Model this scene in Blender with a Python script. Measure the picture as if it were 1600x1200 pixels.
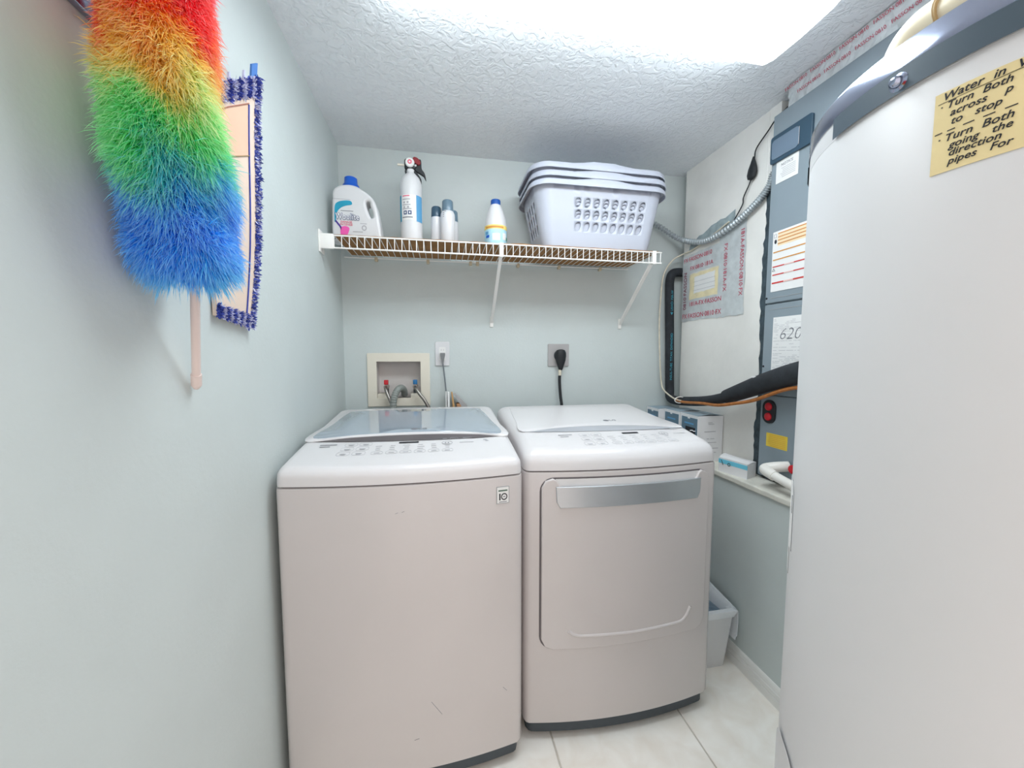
import bpy, bmesh, math, random
from mathutils import Vector, Matrix
import numpy as np

for o in list(bpy.data.objects): bpy.data.objects.remove(o)
scn = bpy.context.scene
COL = scn.collection
PI = math.pi
random.seed(7)

# ------------------------------------------------------------------ camera
CAMZ = 1.28
cam = bpy.data.cameras.new('camera')
cam.sensor_width = 36.0
cam.lens = 36.0 * 600.0 / 1600.0
cam.clip_start = 0.02
cam_o = bpy.data.objects.new('camera', cam)
COL.objects.link(cam_o)
cam_o.location = (0, 0, CAMZ)
cam_o.rotation_euler = (math.radians(90 - 4.3), 0, math.radians(-10.5))
scn.camera = cam_o

# ------------------------------------------------------------------ world / exposure
W = bpy.data.worlds.new('hall_light')
scn.world = W
W.use_nodes = True
bg = W.node_tree.nodes['Background']
bg.inputs[0].default_value = (1.0, 0.90, 0.86, 1)
bg.inputs[1].default_value = 1.35
LAMP_STRENGTH = 12.0
LAMP_COLOR = (0.88, 0.96, 1.0)
scn.view_settings.view_transform = 'Standard'
scn.view_settings.look = 'None'
scn.view_settings.gamma = 1.0
scn.view_settings.use_curve_mapping = False
scn.view_settings.exposure = 0.14
try:
    scn.cycles.diffuse_bounces = 10      # light keeps bouncing between the pale walls
except Exception:
    pass

# ------------------------------------------------------------------ materials
def srgb(r, g, b):
    def f(c):
        c /= 255.0
        return c / 12.92 if c <= 0.04045 else ((c + 0.055) / 1.055) ** 2.4
    return (f(r), f(g), f(b))

MATS = {}
def mat(name, col, rough=0.5, metal=0.0, var=0.06, vscale=6.0, bump=0.0, bscale=200.0, coat=0.0, spec=0.5,
        trans=0.0, sss=0.0):
    if name in MATS: return MATS[name]
    m = bpy.data.materials.new(name); m.use_nodes = True
    nt = m.node_tree; p = nt.nodes['Principled BSDF']
    tc = nt.nodes.new('ShaderNodeTexCoord')
    n = nt.nodes.new('ShaderNodeTexNoise'); n.inputs['Scale'].default_value = vscale; n.inputs['Detail'].default_value = 4
    nt.links.new(tc.outputs['Object'], n.inputs['Vector'])
    r = nt.nodes.new('ShaderNodeValToRGB')
    a = tuple(max(0, c * (1 - var)) for c in col); b = tuple(min(1, c * (1 + var)) for c in col)
    r.color_ramp.elements[0].position = 0.3; r.color_ramp.elements[0].color = a + (1,)
    r.color_ramp.elements[1].position = 0.7; r.color_ramp.elements[1].color = b + (1,)
    nt.links.new(n.outputs['Fac'], r.inputs['Fac'])
    nt.links.new(r.outputs['Color'], p.inputs['Base Color'])
    p.inputs['Roughness'].default_value = rough
    p.inputs['Metallic'].default_value = metal
    p.inputs['Specular IOR Level'].default_value = spec
    p.inputs['Coat Weight'].default_value = coat
    p.inputs['Coat Roughness'].default_value = 0.08
    p.inputs['Transmission Weight'].default_value = trans
    if bump:
        bn = nt.nodes.new('ShaderNodeTexNoise'); bn.inputs['Scale'].default_value = bscale; bn.inputs['Detail'].default_value = 3
        nt.links.new(tc.outputs['Object'], bn.inputs['Vector'])
        bp = nt.nodes.new('ShaderNodeBump'); bp.inputs['Strength'].default_value = bump; bp.inputs['Distance'].default_value = 0.002
        nt.links.new(bn.outputs['Fac'], bp.inputs['Height'])
        nt.links.new(bp.outputs['Normal'], p.inputs['Normal'])
    MATS[name] = m
    return m

M_WALL = mat('sage_wall_paint', (0.572, 0.628, 0.622), 0.6, var=0.02, bump=0.25, bscale=90)
M_WALLW = mat('white_duct_board', (0.78, 0.77, 0.735), 0.55, var=0.10, vscale=3.5, bump=0.25, bscale=60)
M_WHITE_SHADED = mat('shaded_white_enamel', (0.610, 0.570, 0.562), 0.25, var=0.012, coat=0.25)  # same white as the cover, darkened and pinkened for its shaded front
M_COVER = mat('white_plastic_cover', (0.72, 0.70, 0.705), 0.3, var=0.01, coat=0.15)
M_TANK = mat('tank_jacket_white', (0.69, 0.69, 0.695), 0.38, var=0.012, vscale=2)
M_PLASTIC = mat('white_plastic', (0.68, 0.685, 0.70), 0.35, var=0.02)
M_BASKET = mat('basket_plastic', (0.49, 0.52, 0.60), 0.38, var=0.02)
M_WIRE = mat('white_vinyl_wire', (0.86, 0.85, 0.82), 0.35, var=0.02)
M_CARD = mat('corrugated_cardboard', srgb(150, 108, 62), 0.85, var=0.18, vscale=25, bump=0.4, bscale=300)
M_CREAM = mat('cream_plastic', srgb(226, 220, 205), 0.4, var=0.03)
M_GREYP = mat('grey_plate', srgb(172, 170, 170), 0.45, var=0.03)
M_BLACK = mat('black_rubber', srgb(24, 28, 32), 0.5, var=0.2)
M_FOAM = mat('black_foam_insulation', srgb(36, 40, 46), 0.75, var=0.25, vscale=30, bump=0.5, bscale=250)
M_DARK = mat('dark_grey_plastic', srgb(62, 70, 76), 0.5, var=0.1)
M_GAP = mat('gap_shade_grey', srgb(98, 92, 94), 0.6, var=0.1)  # grey puts the shade of seams, door gap and lid recess into colour
M_SILVER = mat('brushed_silver', srgb(190, 194, 198), 0.32, metal=0.75, var=0.04)
M_CHROME = mat('polished_steel', srgb(165, 172, 192), 0.10, metal=1.0, var=0.02)
M_STEEL = mat('braided_steel', srgb(150, 145, 140), 0.35, metal=0.9, var=0.2, vscale=300)
M_CONDUIT = mat('galvanised_conduit', srgb(178, 186, 190), 0.4, metal=0.5, var=0.1)
M_AH = mat('grey_cabinet_paint', srgb(136, 149, 157), 0.38, var=0.03)
M_NAVY = mat('slate_plastic', srgb(52, 78, 96), 0.35, var=0.06)
M_NAVY2 = mat('slate_plastic_recess', srgb(108, 126, 144), 0.45, var=0.06)
M_PAPER = mat('white_paper', (0.80, 0.80, 0.79), 0.7, var=0.03)
M_INK = mat('black_ink', srgb(28, 30, 38), 0.6, var=0.1)
M_GREYINK = mat('grey_ink', srgb(120, 122, 128), 0.6, var=0.05)
M_LIGHTINK = mat('pale_grey_ink', srgb(172, 172, 176), 0.6, var=0.05)
M_BLUE = mat('blue_plastic', srgb(16, 92, 200), 0.35, var=0.06)
M_RED = mat('red_plastic', srgb(200, 30, 44), 0.4, var=0.08)
M_DRED = mat('dark_red_plastic', srgb(130, 24, 34), 0.4, var=0.1)
M_TEAL = mat('teal_print', srgb(20, 150, 182), 0.45, var=0.1, vscale=20)
M_PINKINK = mat('pink_print', srgb(228, 90, 120), 0.5)
M_MAGENTA = mat('magenta_print', srgb(238, 90, 175), 0.5)
M_NAVYINK = mat('navy_print', srgb(20, 56, 110), 0.5)
M_LBLUE = mat('light_blue_print', srgb(92, 160, 205), 0.45)
M_ORANGE = mat('orange_print', srgb(214, 150, 70), 0.6)
M_REDINK = mat('red_print', srgb(205, 60, 55), 0.6)
M_FREDINK = mat('foil_red_print', srgb(190, 60, 88), 0.6)
M_YELLOW = mat('yellow_sticker', srgb(226, 198, 70), 0.6)
M_NOTE = mat('yellow_note_paper', srgb(232, 214, 162), 0.8, var=0.06, vscale=20)
M_FOIL = mat('foil_tape', srgb(206, 212, 214), 0.45, metal=0.25, var=0.1, vscale=25, bump=0.9, bscale=70)
M_COPPER = mat('copper_tube', srgb(200, 128, 72), 0.4, metal=0.6, var=0.2, vscale=40)
M_IVORY = mat('ivory_cable', srgb(210, 202, 184), 0.5, var=0.1, vscale=40)
M_PVC = mat('pvc_white', srgb(238, 236, 230), 0.3)
M_CPVC = mat('cpvc_cream', srgb(232, 220, 190), 0.35, var=0.05)
M_LEDGE = mat('ledge_board', srgb(214, 212, 202), 0.6, var=0.12, vscale=18, bump=0.4, bscale=80)
M_TRIM = mat('white_trim_paint', (0.80, 0.80, 0.78), 0.4, var=0.02)
M_BOXB = mat('slate_blue_carton', srgb(96, 124, 142), 0.6, var=0.08)
M_BOXW = mat('white_carton', (0.78, 0.78, 0.79), 0.6, var=0.03)
M_CYAN = mat('cyan_print', srgb(112, 200, 224), 0.5)
M_LINER = mat('plastic_liner', srgb(226, 230, 234), 0.3, var=0.04, bump=0.5, bscale=40)
M_LINERB = mat('blue_grey_liner', srgb(120, 140, 156), 0.35, var=0.15, vscale=30, bump=0.6, bscale=50)
M_HANDLE = mat('pale_pink_handle', srgb(224, 206, 200), 0.4)
M_MASTIC = mat('dark_mastic', srgb(58, 72, 80), 0.7, var=0.35, vscale=40, bump=0.9, bscale=120)
M_GROUT = mat('tile_grout', srgb(196, 190, 180), 0.9, var=0.06, vscale=40)
M_CANW = mat('can_white', srgb(214, 216, 220), 0.3, var=0.02, coat=0.3)
M_CANCAP = mat('can_cap_slate', srgb(58, 84, 104), 0.3, var=0.05)
M_CANCAP2 = mat('can_cap_grey', srgb(100, 124, 140), 0.3, var=0.05)
M_PAD = mat('mop_pad_backing', srgb(226, 206, 190), 0.75, var=0.04)
M_TERRYB = mat('terry_blue', srgb(66, 82, 172), 0.9, var=0.2, vscale=60)
M_TERRYW = mat('terry_white', srgb(198, 200, 226), 0.9, var=0.1, vscale=60)
M_TABB = mat('blue_tab', srgb(70, 120, 190), 0.7)
M_DRAIN = mat('grey_drain_hose', srgb(140, 146, 142), 0.5, var=0.06)

def glass_lid():
    m = bpy.data.materials.new('tinted_lid_glass'); m.use_nodes = True
    p = m.node_tree.nodes['Principled BSDF']
    tc = m.node_tree.nodes.new('ShaderNodeTexCoord'); n = m.node_tree.nodes.new('ShaderNodeTexNoise'); n.inputs['Scale'].default_value = 3
    r = m.node_tree.nodes.new('ShaderNodeValToRGB')
    r.color_ramp.elements[0].color = (0.30, 0.36, 0.42, 1); r.color_ramp.elements[1].color = (0.40, 0.46, 0.52, 1)
    m.node_tree.links.new(tc.outputs['Object'], n.inputs['Vector']); m.node_tree.links.new(n.outputs['Fac'], r.inputs['Fac'])
    m.node_tree.links.new(r.outputs['Color'], p.inputs['Base Color'])
    p.inputs['Roughness'].default_value = 0.03; p.inputs['IOR'].default_value = 1.55
    p.inputs['Coat Weight'].default_value = 0.6; p.inputs['Coat Roughness'].default_value = 0.02
    return m
M_GLASS = glass_lid()

def ceiling_mat():
    m = bpy.data.materials.new('knockdown_ceiling'); m.use_nodes = True
    nt = m.node_tree; p = nt.nodes['Principled BSDF']
    tc = nt.nodes.new('ShaderNodeTexCoord')
    n = nt.nodes.new('ShaderNodeTexNoise'); n.inputs['Scale'].default_value = 34; n.inputs['Detail'].default_value = 5; n.inputs['Distortion'].default_value = 1.2
    nt.links.new(tc.outputs['Object'], n.inputs['Vector'])
    r = nt.nodes.new('ShaderNodeValToRGB'); r.color_ramp.elements[0].position = 0.42; r.color_ramp.elements[1].position = 0.56
    nt.links.new(n.outputs['Fac'], r.inputs['Fac'])
    b = nt.nodes.new('ShaderNodeBump'); b.inputs['Strength'].default_value = 0.55; b.inputs['Distance'].default_value = 0.004
    nt.links.new(r.outputs['Color'], b.inputs['Height']); nt.links.new(b.outputs['Normal'], p.inputs['Normal'])
    c = nt.nodes.new('ShaderNodeValToRGB'); c.color_ramp.elements[0].color = (0.80, 0.845, 0.885, 1); c.color_ramp.elements[1].color = (0.86, 0.89, 0.925, 1)
    nt.links.new(n.outputs['Fac'], c.inputs['Fac']); nt.links.new(c.outputs['Color'], p.inputs['Base Color'])
    p.inputs['Roughness'].default_value = 0.8
    return m
M_CEIL = ceiling_mat()

def tile_mat():
    m = bpy.data.materials.new('cream_floor_tile'); m.use_nodes = True
    nt = m.node_tree; p = nt.nodes['Principled BSDF']
    tc = nt.nodes.new('ShaderNodeTexCoord'); oi = nt.nodes.new('ShaderNodeObjectInfo')
    add = nt.nodes.new('ShaderNodeVectorMath'); add.operation = 'ADD'
    nt.links.new(tc.outputs['Object'], add.inputs[0]); nt.links.new(oi.outputs['Location'], add.inputs[1])
    n = nt.nodes.new('ShaderNodeTexNoise'); n.inputs['Scale'].default_value = 11; n.inputs['Detail'].default_value = 7; n.inputs['Distortion'].default_value = 0.6
    nt.links.new(add.outputs[0], n.inputs['Vector'])
    r = nt.nodes.new('ShaderNodeValToRGB')
    r.color_ramp.elements[0].position = 0.3; r.color_ramp.elements[0].color = srgb(238, 231, 221) + (1,)
    r.color_ramp.elements[1].position = 0.7; r.color_ramp.elements[1].color = srgb(250, 247, 241) + (1,)
    nt.links.new(n.outputs['Fac'], r.inputs['Fac']); nt.links.new(r.outputs['Color'], p.inputs['Base Color'])
    p.inputs['Roughness'].default_value = 0.35
    return m
M_TILE = tile_mat()

# ------------------------------------------------------------------ helpers
def link(name, me, m, parent=None):
    o = bpy.data.objects.new(name, me)
    if m is not None:
        if isinstance(m, (list, tuple)):
            for x in m: me.materials.append(x)
        else: me.materials.append(m)
    COL.objects.link(o)
    if parent: o.parent = parent
    return o

def obj(name, bm, m, parent=None, smooth=True, angle=40):
    bmesh.ops.recalc_face_normals(bm, faces=bm.faces[:])
    me = bpy.data.meshes.new(name); bm.to_mesh(me); bm.free()
    if smooth:
        me.polygons.foreach_set('use_smooth', [True] * len(me.polygons))
        try: me.set_sharp_from_angle(angle=math.radians(angle))
        except Exception: pass
    return link(name, me, m, parent)

def thing(name, label, cat, loc=(0, 0, 0), group=None):
    o = bpy.data.objects.new(name, None); COL.objects.link(o)
    o.location = loc; o.empty_display_size = 0.05
    o['label'] = label; o['category'] = cat
    if group: o['group'] = group
    return o

def tag(o, label, cat, group=None):
    o['label'] = label; o['category'] = cat
    if group: o['group'] = group
    return o

def put(o, root):
    """world-space mesh made child of root keeping its place"""
    o.parent = root
    o.location = o.location - root.location
    return o

def under(o, part):
    """move o from its thing to be a sub-part of one of that thing's parts"""
    o.location = o.location - part.location
    o.parent = part
    return o

def fine(o):
    o['kind'] = 'stuff'
    return o

def struct(o, label=None):
    o['kind'] = 'structure'
    if label: o['label'] = label
    return o

def box(bm, x0, x1, y0, y1, z0, z1, bev=0.0, seg=2):
    v = [bm.verts.new(p) for p in ((x0,y0,z0),(x1,y0,z0),(x1,y1,z0),(x0,y1,z0),(x0,y0,z1),(x1,y0,z1),(x1,y1,z1),(x0,y1,z1))]
    f = [bm.faces.new([v[i] for i in q]) for q in ((0,3,2,1),(4,5,6,7),(0,1,5,4),(1,2,6,5),(2,3,7,6),(3,0,4,7))]
    if bev:
        es = list({e for x in f for e in x.edges})
        bmesh.ops.bevel(bm, geom=es, offset=bev, segments=seg, profile=0.5, affect='EDGES', clamp_overlap=True)
    return bm

def bx(*a, **k):
    return box(bmesh.new(), *a, **k)

def catmull(pts, n=8):
    P = [Vector(p) for p in pts]
    if len(P) < 3: return P
    P = [P[0] * 2 - P[1]] + P + [P[-1] * 2 - P[-2]]
    out = []
    for i in range(1, len(P) - 2):
        for k in range(n):
            t = k / n
            a, b, c, d = P[i-1], P[i], P[i+1], P[i+2]
            out.append(0.5 * ((2*b) + (c-a)*t + (2*a-5*b+4*c-d)*t*t + (3*b-a-3*c+d)*t**3))
    out.append(P[-2])
    return out

def tube(bm, pts, r, seg=10, caps=True):
    """r is a number or a function of index fraction"""
    P = [Vector(p) for p in pts]
    n = len(P); rings = []
    t0 = (P[1] - P[0]).normalized()
    up = Vector((0, 0, 1)) if abs(t0.z) < 0.9 else Vector((1, 0, 0))
    nrm = t0.cross(up).normalized()
    for i in range(n):
        t = (P[min(i+1, n-1)] - P[max(i-1, 0)])
        t = t.normalized() if t.length > 1e-9 else t0
        nrm = (nrm - t * nrm.dot(t))
        nrm = nrm.normalized() if nrm.length > 1e-6 else t.cross(Vector((0, 0, 1))).normalized()
        b = t.cross(nrm)
        rr = r(i / (n - 1)) if callable(r) else r
        rings.append([bm.verts.new(P[i] + (nrm * math.cos(2*PI*k/seg) + b * math.sin(2*PI*k/seg)) * rr) for k in range(seg)])
    for a, c in zip(rings, rings[1:]):
        for k in range(seg): bm.faces.new((a[k], a[(k+1) % seg], c[(k+1) % seg], c[k]))
    if caps:
        bm.faces.new(rings[0][::-1]); bm.faces.new(rings[-1])
    return bm

def tb(pts, r, seg=10, smooth=0):
    if smooth: pts = catmull(pts, smooth)
    return tube(bmesh.new(), pts, r, seg)

def lathe(bm, prof, c=(0, 0), seg=32, a0=0.0, a1=2*PI, axis='z', org=(0, 0, 0)):
    full = abs(a1 - a0 - 2*PI) < 1e-6
    n = seg if full else seg + 1
    rings = []
    for (r, z) in prof:
        ring = []
        for k in range(n):
            a = a0 + (a1 - a0) * k / seg
            p = (c[0] + r*math.cos(a), c[1] + r*math.sin(a), z)
            ring.append(bm.verts.new(p))
        rings.append(ring)
    for a, b in zip(rings, rings[1:]):
        for k in range(seg):
            k2 = (k+1) % n
            bm.faces.new((a[k], a[k2], b[k2], b[k]))
    if full:
        if prof[0][0] > 1e-5: bm.faces.new(rings[0][::-1])
        if prof[-1][0] > 1e-5: bm.faces.new(rings[-1])
    bmesh.ops.remove_doubles(bm, verts=bm.verts[:], dist=1e-6)
    return bm

def lt(*a, **k): return lathe(bmesh.new(), *a, **k)

def loft(bm, rings, cap0=True, cap1=True):
    R = [[bm.verts.new(p) for p in r] for r in rings]
    n = len(R[0])
    for a, b in zip(R, R[1:]):
        for k in range(n): bm.faces.new((a[k], a[(k+1) % n], b[(k+1) % n], b[k]))
    if cap0: bm.faces.new(R[0][::-1])
    if cap1: bm.faces.new(R[-1])
    return bm

def frame_mat(org, right, up):
    r = Vector(right).normalized(); u = Vector(up).normalized(); n = r.cross(u)
    u = n.cross(r).normalized()
    return Matrix(((r.x, u.x, n.x, org[0]), (r.y, u.y, n.y, org[1]), (r.z, u.z, n.z, org[2]), (0, 0, 0, 1)))

def text_mesh(s, size, extrude=0.0004, offset=0.0, shear=0.0, align='LEFT', spacing=1.0):
    c = bpy.data.curves.new('text', 'FONT'); c.body = s; c.size = size; c.extrude = extrude; c.offset = offset
    c.shear = shear; c.align_x = align; c.space_character = spacing; c.resolution_u = 3
    o = bpy.data.objects.new('text', c); COL.objects.link(o)
    bpy.context.view_layer.update()
    me = bpy.data.meshes.new_from_object(o.evaluated_get(bpy.context.evaluated_depsgraph_get()))
    bpy.data.objects.remove(o); bpy.data.curves.remove(c)
    return me

def joinmesh(parts):
    """parts: list of (mesh, matrix) -> one bmesh"""
    bm = bmesh.new()
    for me, M in parts:
        t = me.copy(); t.transform(M); bm.from_mesh(t); bpy.data.meshes.remove(t)
    return bm

def text(name, s, size, m, org, right, up, parent=None, xs=1.0, **k):
    me = text_mesh(s, size, **k); me.transform(Matrix.Diagonal((xs, 1, 1, 1))); me.transform(frame_mat(org, right, up))
    return link(name, me, m, parent)

def shape2d(outer, holes=(), extrude=0.002, bevel=0.0, bres=2, inset=0.0):
    c = bpy.data.curves.new('shape', 'CURVE'); c.dimensions = '2D'; c.fill_mode = 'BOTH'; c.extrude = extrude; c.bevel_depth = bevel; c.bevel_resolution = bres; c.offset = -inset
    for loop in [outer] + list(holes):
        sp = c.splines.new('POLY'); sp.points.add(len(loop) - 1)
        for p, q in zip(sp.points, loop): p.co = (q[0], q[1], 0, 1)
        sp.use_cyclic_u = True
    o = bpy.data.objects.new('shape', c); COL.objects.link(o); bpy.context.view_layer.update()
    me = bpy.data.meshes.new_from_object(o.evaluated_get(bpy.context.evaluated_depsgraph_get()))
    bpy.data.objects.remove(o); bpy.data.curves.remove(c)
    return me

def smooth_loop(pts, n=6):
    P = [Vector((p[0], p[1], 0)) for p in pts]; N = len(P); out = []
    for i in range(N):
        a, b, c, d = P[i-1], P[i], P[(i+1) % N], P[(i+2) % N]
        for k in range(n):
            t = k / n
            q = 0.5 * ((2*b) + (c-a)*t + (2*a-5*b+4*c-d)*t*t + (3*b-a-3*c+d)*t**3)
            out.append((q.x, q.y))
    return out

def rrect(w, h, r, n=5, cx=0, cy=0):
    out = []
    for (sx, sy, a0) in ((1, 1, 0), (-1, 1, 90), (-1, -1, 180), (1, -1, 270)):
        for k in range(n + 1):
            a = math.radians(a0 + 90 * k / n)
            out.append((cx + sx*(w/2 - r) + r*math.cos(a), cy + sy*(h/2 - r) + r*math.sin(a)))
    return out

def ellipse(rx, ry, n=24, cx=0, cy=0):
    return [(cx + rx*math.cos(2*PI*k/n), cy + ry*math.sin(2*PI*k/n)) for k in range(n)]

def flat(name, outer, m, org, right, up, parent=None, holes=(), extrude=0.001, bevel=0.0, bres=2, smooth=False, inset=0.0):
    me = shape2d(outer, holes, extrude, bevel, bres, inset); me.transform(frame_mat(org, right, up))
    if smooth:
        me.polygons.foreach_set('use_smooth', [True] * len(me.polygons)); me.set_sharp_from_angle(angle=math.radians(40))
    return link(name, me, m, parent)

def copy_tree(o, parent=None, loc=None):
    c = o.copy(); COL.objects.link(c); c.parent = parent
    if loc is not None: c.location = loc
    for ch in list(o.children): copy_tree(ch, c)
    return c

# ================================================================== room
XL, XR, YB, YF, ZC = -0.464, 1.76, 2.0, -0.45, 2.265
XLEDGE, ZLEDGE = 1.18, 0.776

struct(obj('wall_left', bx(XL - 0.1, XL, YF, YB + 0.1, -0.02, ZC + 0.1), M_WALL, smooth=False))
# back wall with the recess for the laundry valve box
bm = bmesh.new()
rx0, rx1, rz0, rz1 = -0.316, -0.098, 1.060, 1.251
box(bm, XL, rx0, YB, YB + 0.1, -0.02, ZC + 0.1); box(bm, rx1, XR, YB, YB + 0.1, -0.02, ZC + 0.1)
box(bm, rx0, rx1, YB, YB + 0.1, -0.02, rz0); box(bm, rx0, rx1, YB, YB + 0.1, rz1, ZC + 0.1)
struct(obj('wall_back', bm, M_WALL, smooth=False))
struct(obj('wall_right', bx(1.192, XR + 0.1, YF, YB, -0.02, ZLEDGE - 0.022), M_WALL, smooth=False))
struct(obj('wall_right_upper', bx(XR, XR + 0.1, YF, YB, ZLEDGE - 0.022, ZC + 0.1), M_WALL, smooth=False))
struct(obj('ceiling', bx(XL - 0.1, XR + 0.1, YF, YB + 0.1, ZC, ZC + 0.1), M_CEIL, smooth=False))
struct(obj('trim_1', bx(XLEDGE, XR, YF, YB, ZLEDGE - 0.022, ZLEDGE, bev=0.004), M_LEDGE, smooth=False), 'pale painted board capping the low right wall')

floor = struct(obj('floor', bx(XL - 0.1, XR, YF - 1.2, YB + 0.1, -0.05, -0.003), M_GROUT, smooth=False))
T = 0.476
for i in range(-3, 3):
    for j in range(-6, 4):
        x0, x1 = 0.351 + i*T + 0.003, 0.351 + (i+1)*T - 0.003
        y0, y1 = 0.93 + j*T + 0.003, 0.93 + (j+1)*T - 0.003
        x0, x1 = max(x0, XL), min(x1, 1.192); y0, y1 = max(y0, YF - 1.2), min(y1, YB)
        if x1 - x0 < 0.02 or y1 - y0 < 0.02: continue
        cx, cy = (x0+x1)/2, (y0+y1)/2
        t = obj('tile', bx(x0-cx, x1-cx, y0-cy, y1-cy, -0.008, 0.0, bev=0.0015, seg=1), M_TILE, floor, smooth=False)
        t.location = (cx, cy, 0)

# baseboard with two grooves
prof = [(1.192, 0.0), (1.180, 0.0), (1.180, 0.030), (1.183, 0.033), (1.1805, 0.036), (1.1815, 0.050), (1.185, 0.053), (1.183, 0.056), (1.186, 0.070), (1.189, 0.076), (1.192, 0.077)]
bm = bmesh.new(); loft(bm, [[(x, y, z) for x, z in prof] for y in (YF, YB)])
struct(obj('baseboard_right', bm, M_TRIM, smooth=False))

# insulated duct-board panel standing on the ledge beside the air handler
bm = bmesh.new(); box(bm, 1.318, 1.42, 1.405, 1.945, ZLEDGE, ZC, bev=0.003, seg=1)
pan = struct(obj('wall_right_panel', bm, M_WALLW, smooth=False), 'white insulated duct board panel on the ledge')
bm = bmesh.new(); box(bm, 1.318, 1.42, 1.352, 1.405, 1.955, ZC)
obj('panel_strip', bm, M_WALLW, pan, smooth=False)
# dark mastic seam between the panel and the cabinet
bm = bmesh.new(); n = 60
L, Rr = [], []
for k in range(n + 1):
    z = ZLEDGE + (1.955 - ZLEDGE) * k / n
    L.append(bm.verts.new((1.3165, 1.404 + 0.006*math.sin(z*9) + random.uniform(-0.004, 0.006), z)))
    Rr.append(bm.verts.new((1.312 + random.uniform(-0.004, 0.004), 1.352, z)))
for k in range(n): bm.faces.new((L[k], L[k+1], Rr[k+1], Rr[k]))
B = [bm.verts.new((1.40, 1.352, ZLEDGE)), bm.verts.new((1.40, 1.352, 1.955))]
bm.faces.new([Rr[k] for k in range(n+1)] + [B[1], B[0]])
obj('mastic_seam', bm, M_MASTIC, pan)['label'] = 'dark mastic sealing strip'

# ================================================================== ceiling light
lx0, lx1, ly0, ly1 = -0.175, 1.045, 0.825, 1.145
light = thing('ceiling_light', 'long fluorescent wraparound light with prismatic lens on the ceiling', 'light', ((lx0+lx1)/2, (ly0+ly1)/2, ZC))
put(obj('base_pan', bx(lx0+0.02, lx1-0.02, ly0+0.02, ly1-0.02, ZC-0.018, ZC-0.0005), M_PLASTIC, smooth=False), light)
m = bpy.data.materials.new('lit_prismatic_lens'); m.use_nodes = True
nt = m.node_tree; p = nt.nodes['Principled BSDF']
tc = nt.nodes.new('ShaderNodeTexCoord'); wv = nt.nodes.new('ShaderNodeTexWave'); wv.inputs['Scale'].default_value = 60
nt.links.new(tc.outputs['Object'], wv.inputs['Vector'])
rp = nt.nodes.new('ShaderNodeValToRGB')
rp.color_ramp.elements[0].color = tuple(c*0.92 for c in LAMP_COLOR) + (1,); rp.color_ramp.elements[1].color = LAMP_COLOR + (1,)
nt.links.new(wv.outputs['Fac'], rp.inputs['Fac']); nt.links.new(rp.outputs['Color'], p.inputs['Emission Color'])
p.inputs['Emission Strength'].default_value = LAMP_STRENGTH
p.inputs['Base Color'].default_value = (0.85, 0.85, 0.85, 1)
m_side = m.copy(); m_side.name = 'lit_prismatic_side'
m_side.node_tree.nodes['Principled BSDF'].inputs['Emission Strength'].default_value = 12.0
m_end = m.copy(); m_end.name = 'lit_prismatic_end'
m_end.node_tree.nodes['Principled BSDF'].inputs['Emission Strength'].default_value = 0.8
# cross section of the lens: shallow trapezoid with rounded shoulders
cs = [(ly0, ZC-0.016), (ly0+0.012, ZC-0.045), (ly0+0.035, ZC-0.068), (ly0+0.07, ZC-0.078), ((ly0+ly1)/2, ZC-0.082),
      (ly1-0.07, ZC-0.078), (ly1-0.035, ZC-0.068), (ly1-0.012, ZC-0.045), (ly1, ZC-0.016)]
bm = bmesh.new()
xs = [lx0 + 0.022 + (lx1-lx0-0.044) * k / 40 for k in range(41)]
rings = [[(lx0, y, z + (ZC-0.016-z)*0.9) for y, z in cs]] + [[(x, y, z) for y, z in cs] for x in xs] + [[(lx1, y, z + (ZC-0.016-z)*0.9) for y, z in cs]]
V = [[bm.verts.new(q) for q in r] for r in rings]
for a, b in zip(V, V[1:]):
    for k in range(len(cs)-1): bm.faces.new((a[k], a[k+1], b[k+1], b[k]))
bm.faces.new([v for v in V[0]]); bm.faces.new([v for v in V[-1]])
lens = put(obj('lens', bm, [m, m_side, m_end]), light)
for pg in lens.data.polygons:
    c = pg.center
    if c.x > lx1 - 0.022 or c.x < lx0 + 0.022: pg.material_index = 2
    elif c.z > ZC - 0.070: pg.material_index = 1
# ribs of the prismatic lens ends
bm = bmesh.new()
for k in range(1, 24):
    x = lx1 - 0.004 - k * 0.0075
    if k > 22: break
    for (y0, z0), (y1, z1) in ((cs[6], cs[7]), (cs[7], cs[8]), (cs[0], cs[1]), (cs[1], cs[2])):
        q = [(x, y0, z0-0.0005), (x, y1, z1-0.0005), (x-0.003, y1, z1-0.0028), (x-0.003, y0, z0-0.0028)]
        if x < lx1 - 0.022: bm.faces.new([bm.verts.new(v) for v in q])
fine(put(obj('lens_rib', bm, m_end), light))
light.rotation_euler = (0, 0, math.radians(1.2))

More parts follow.
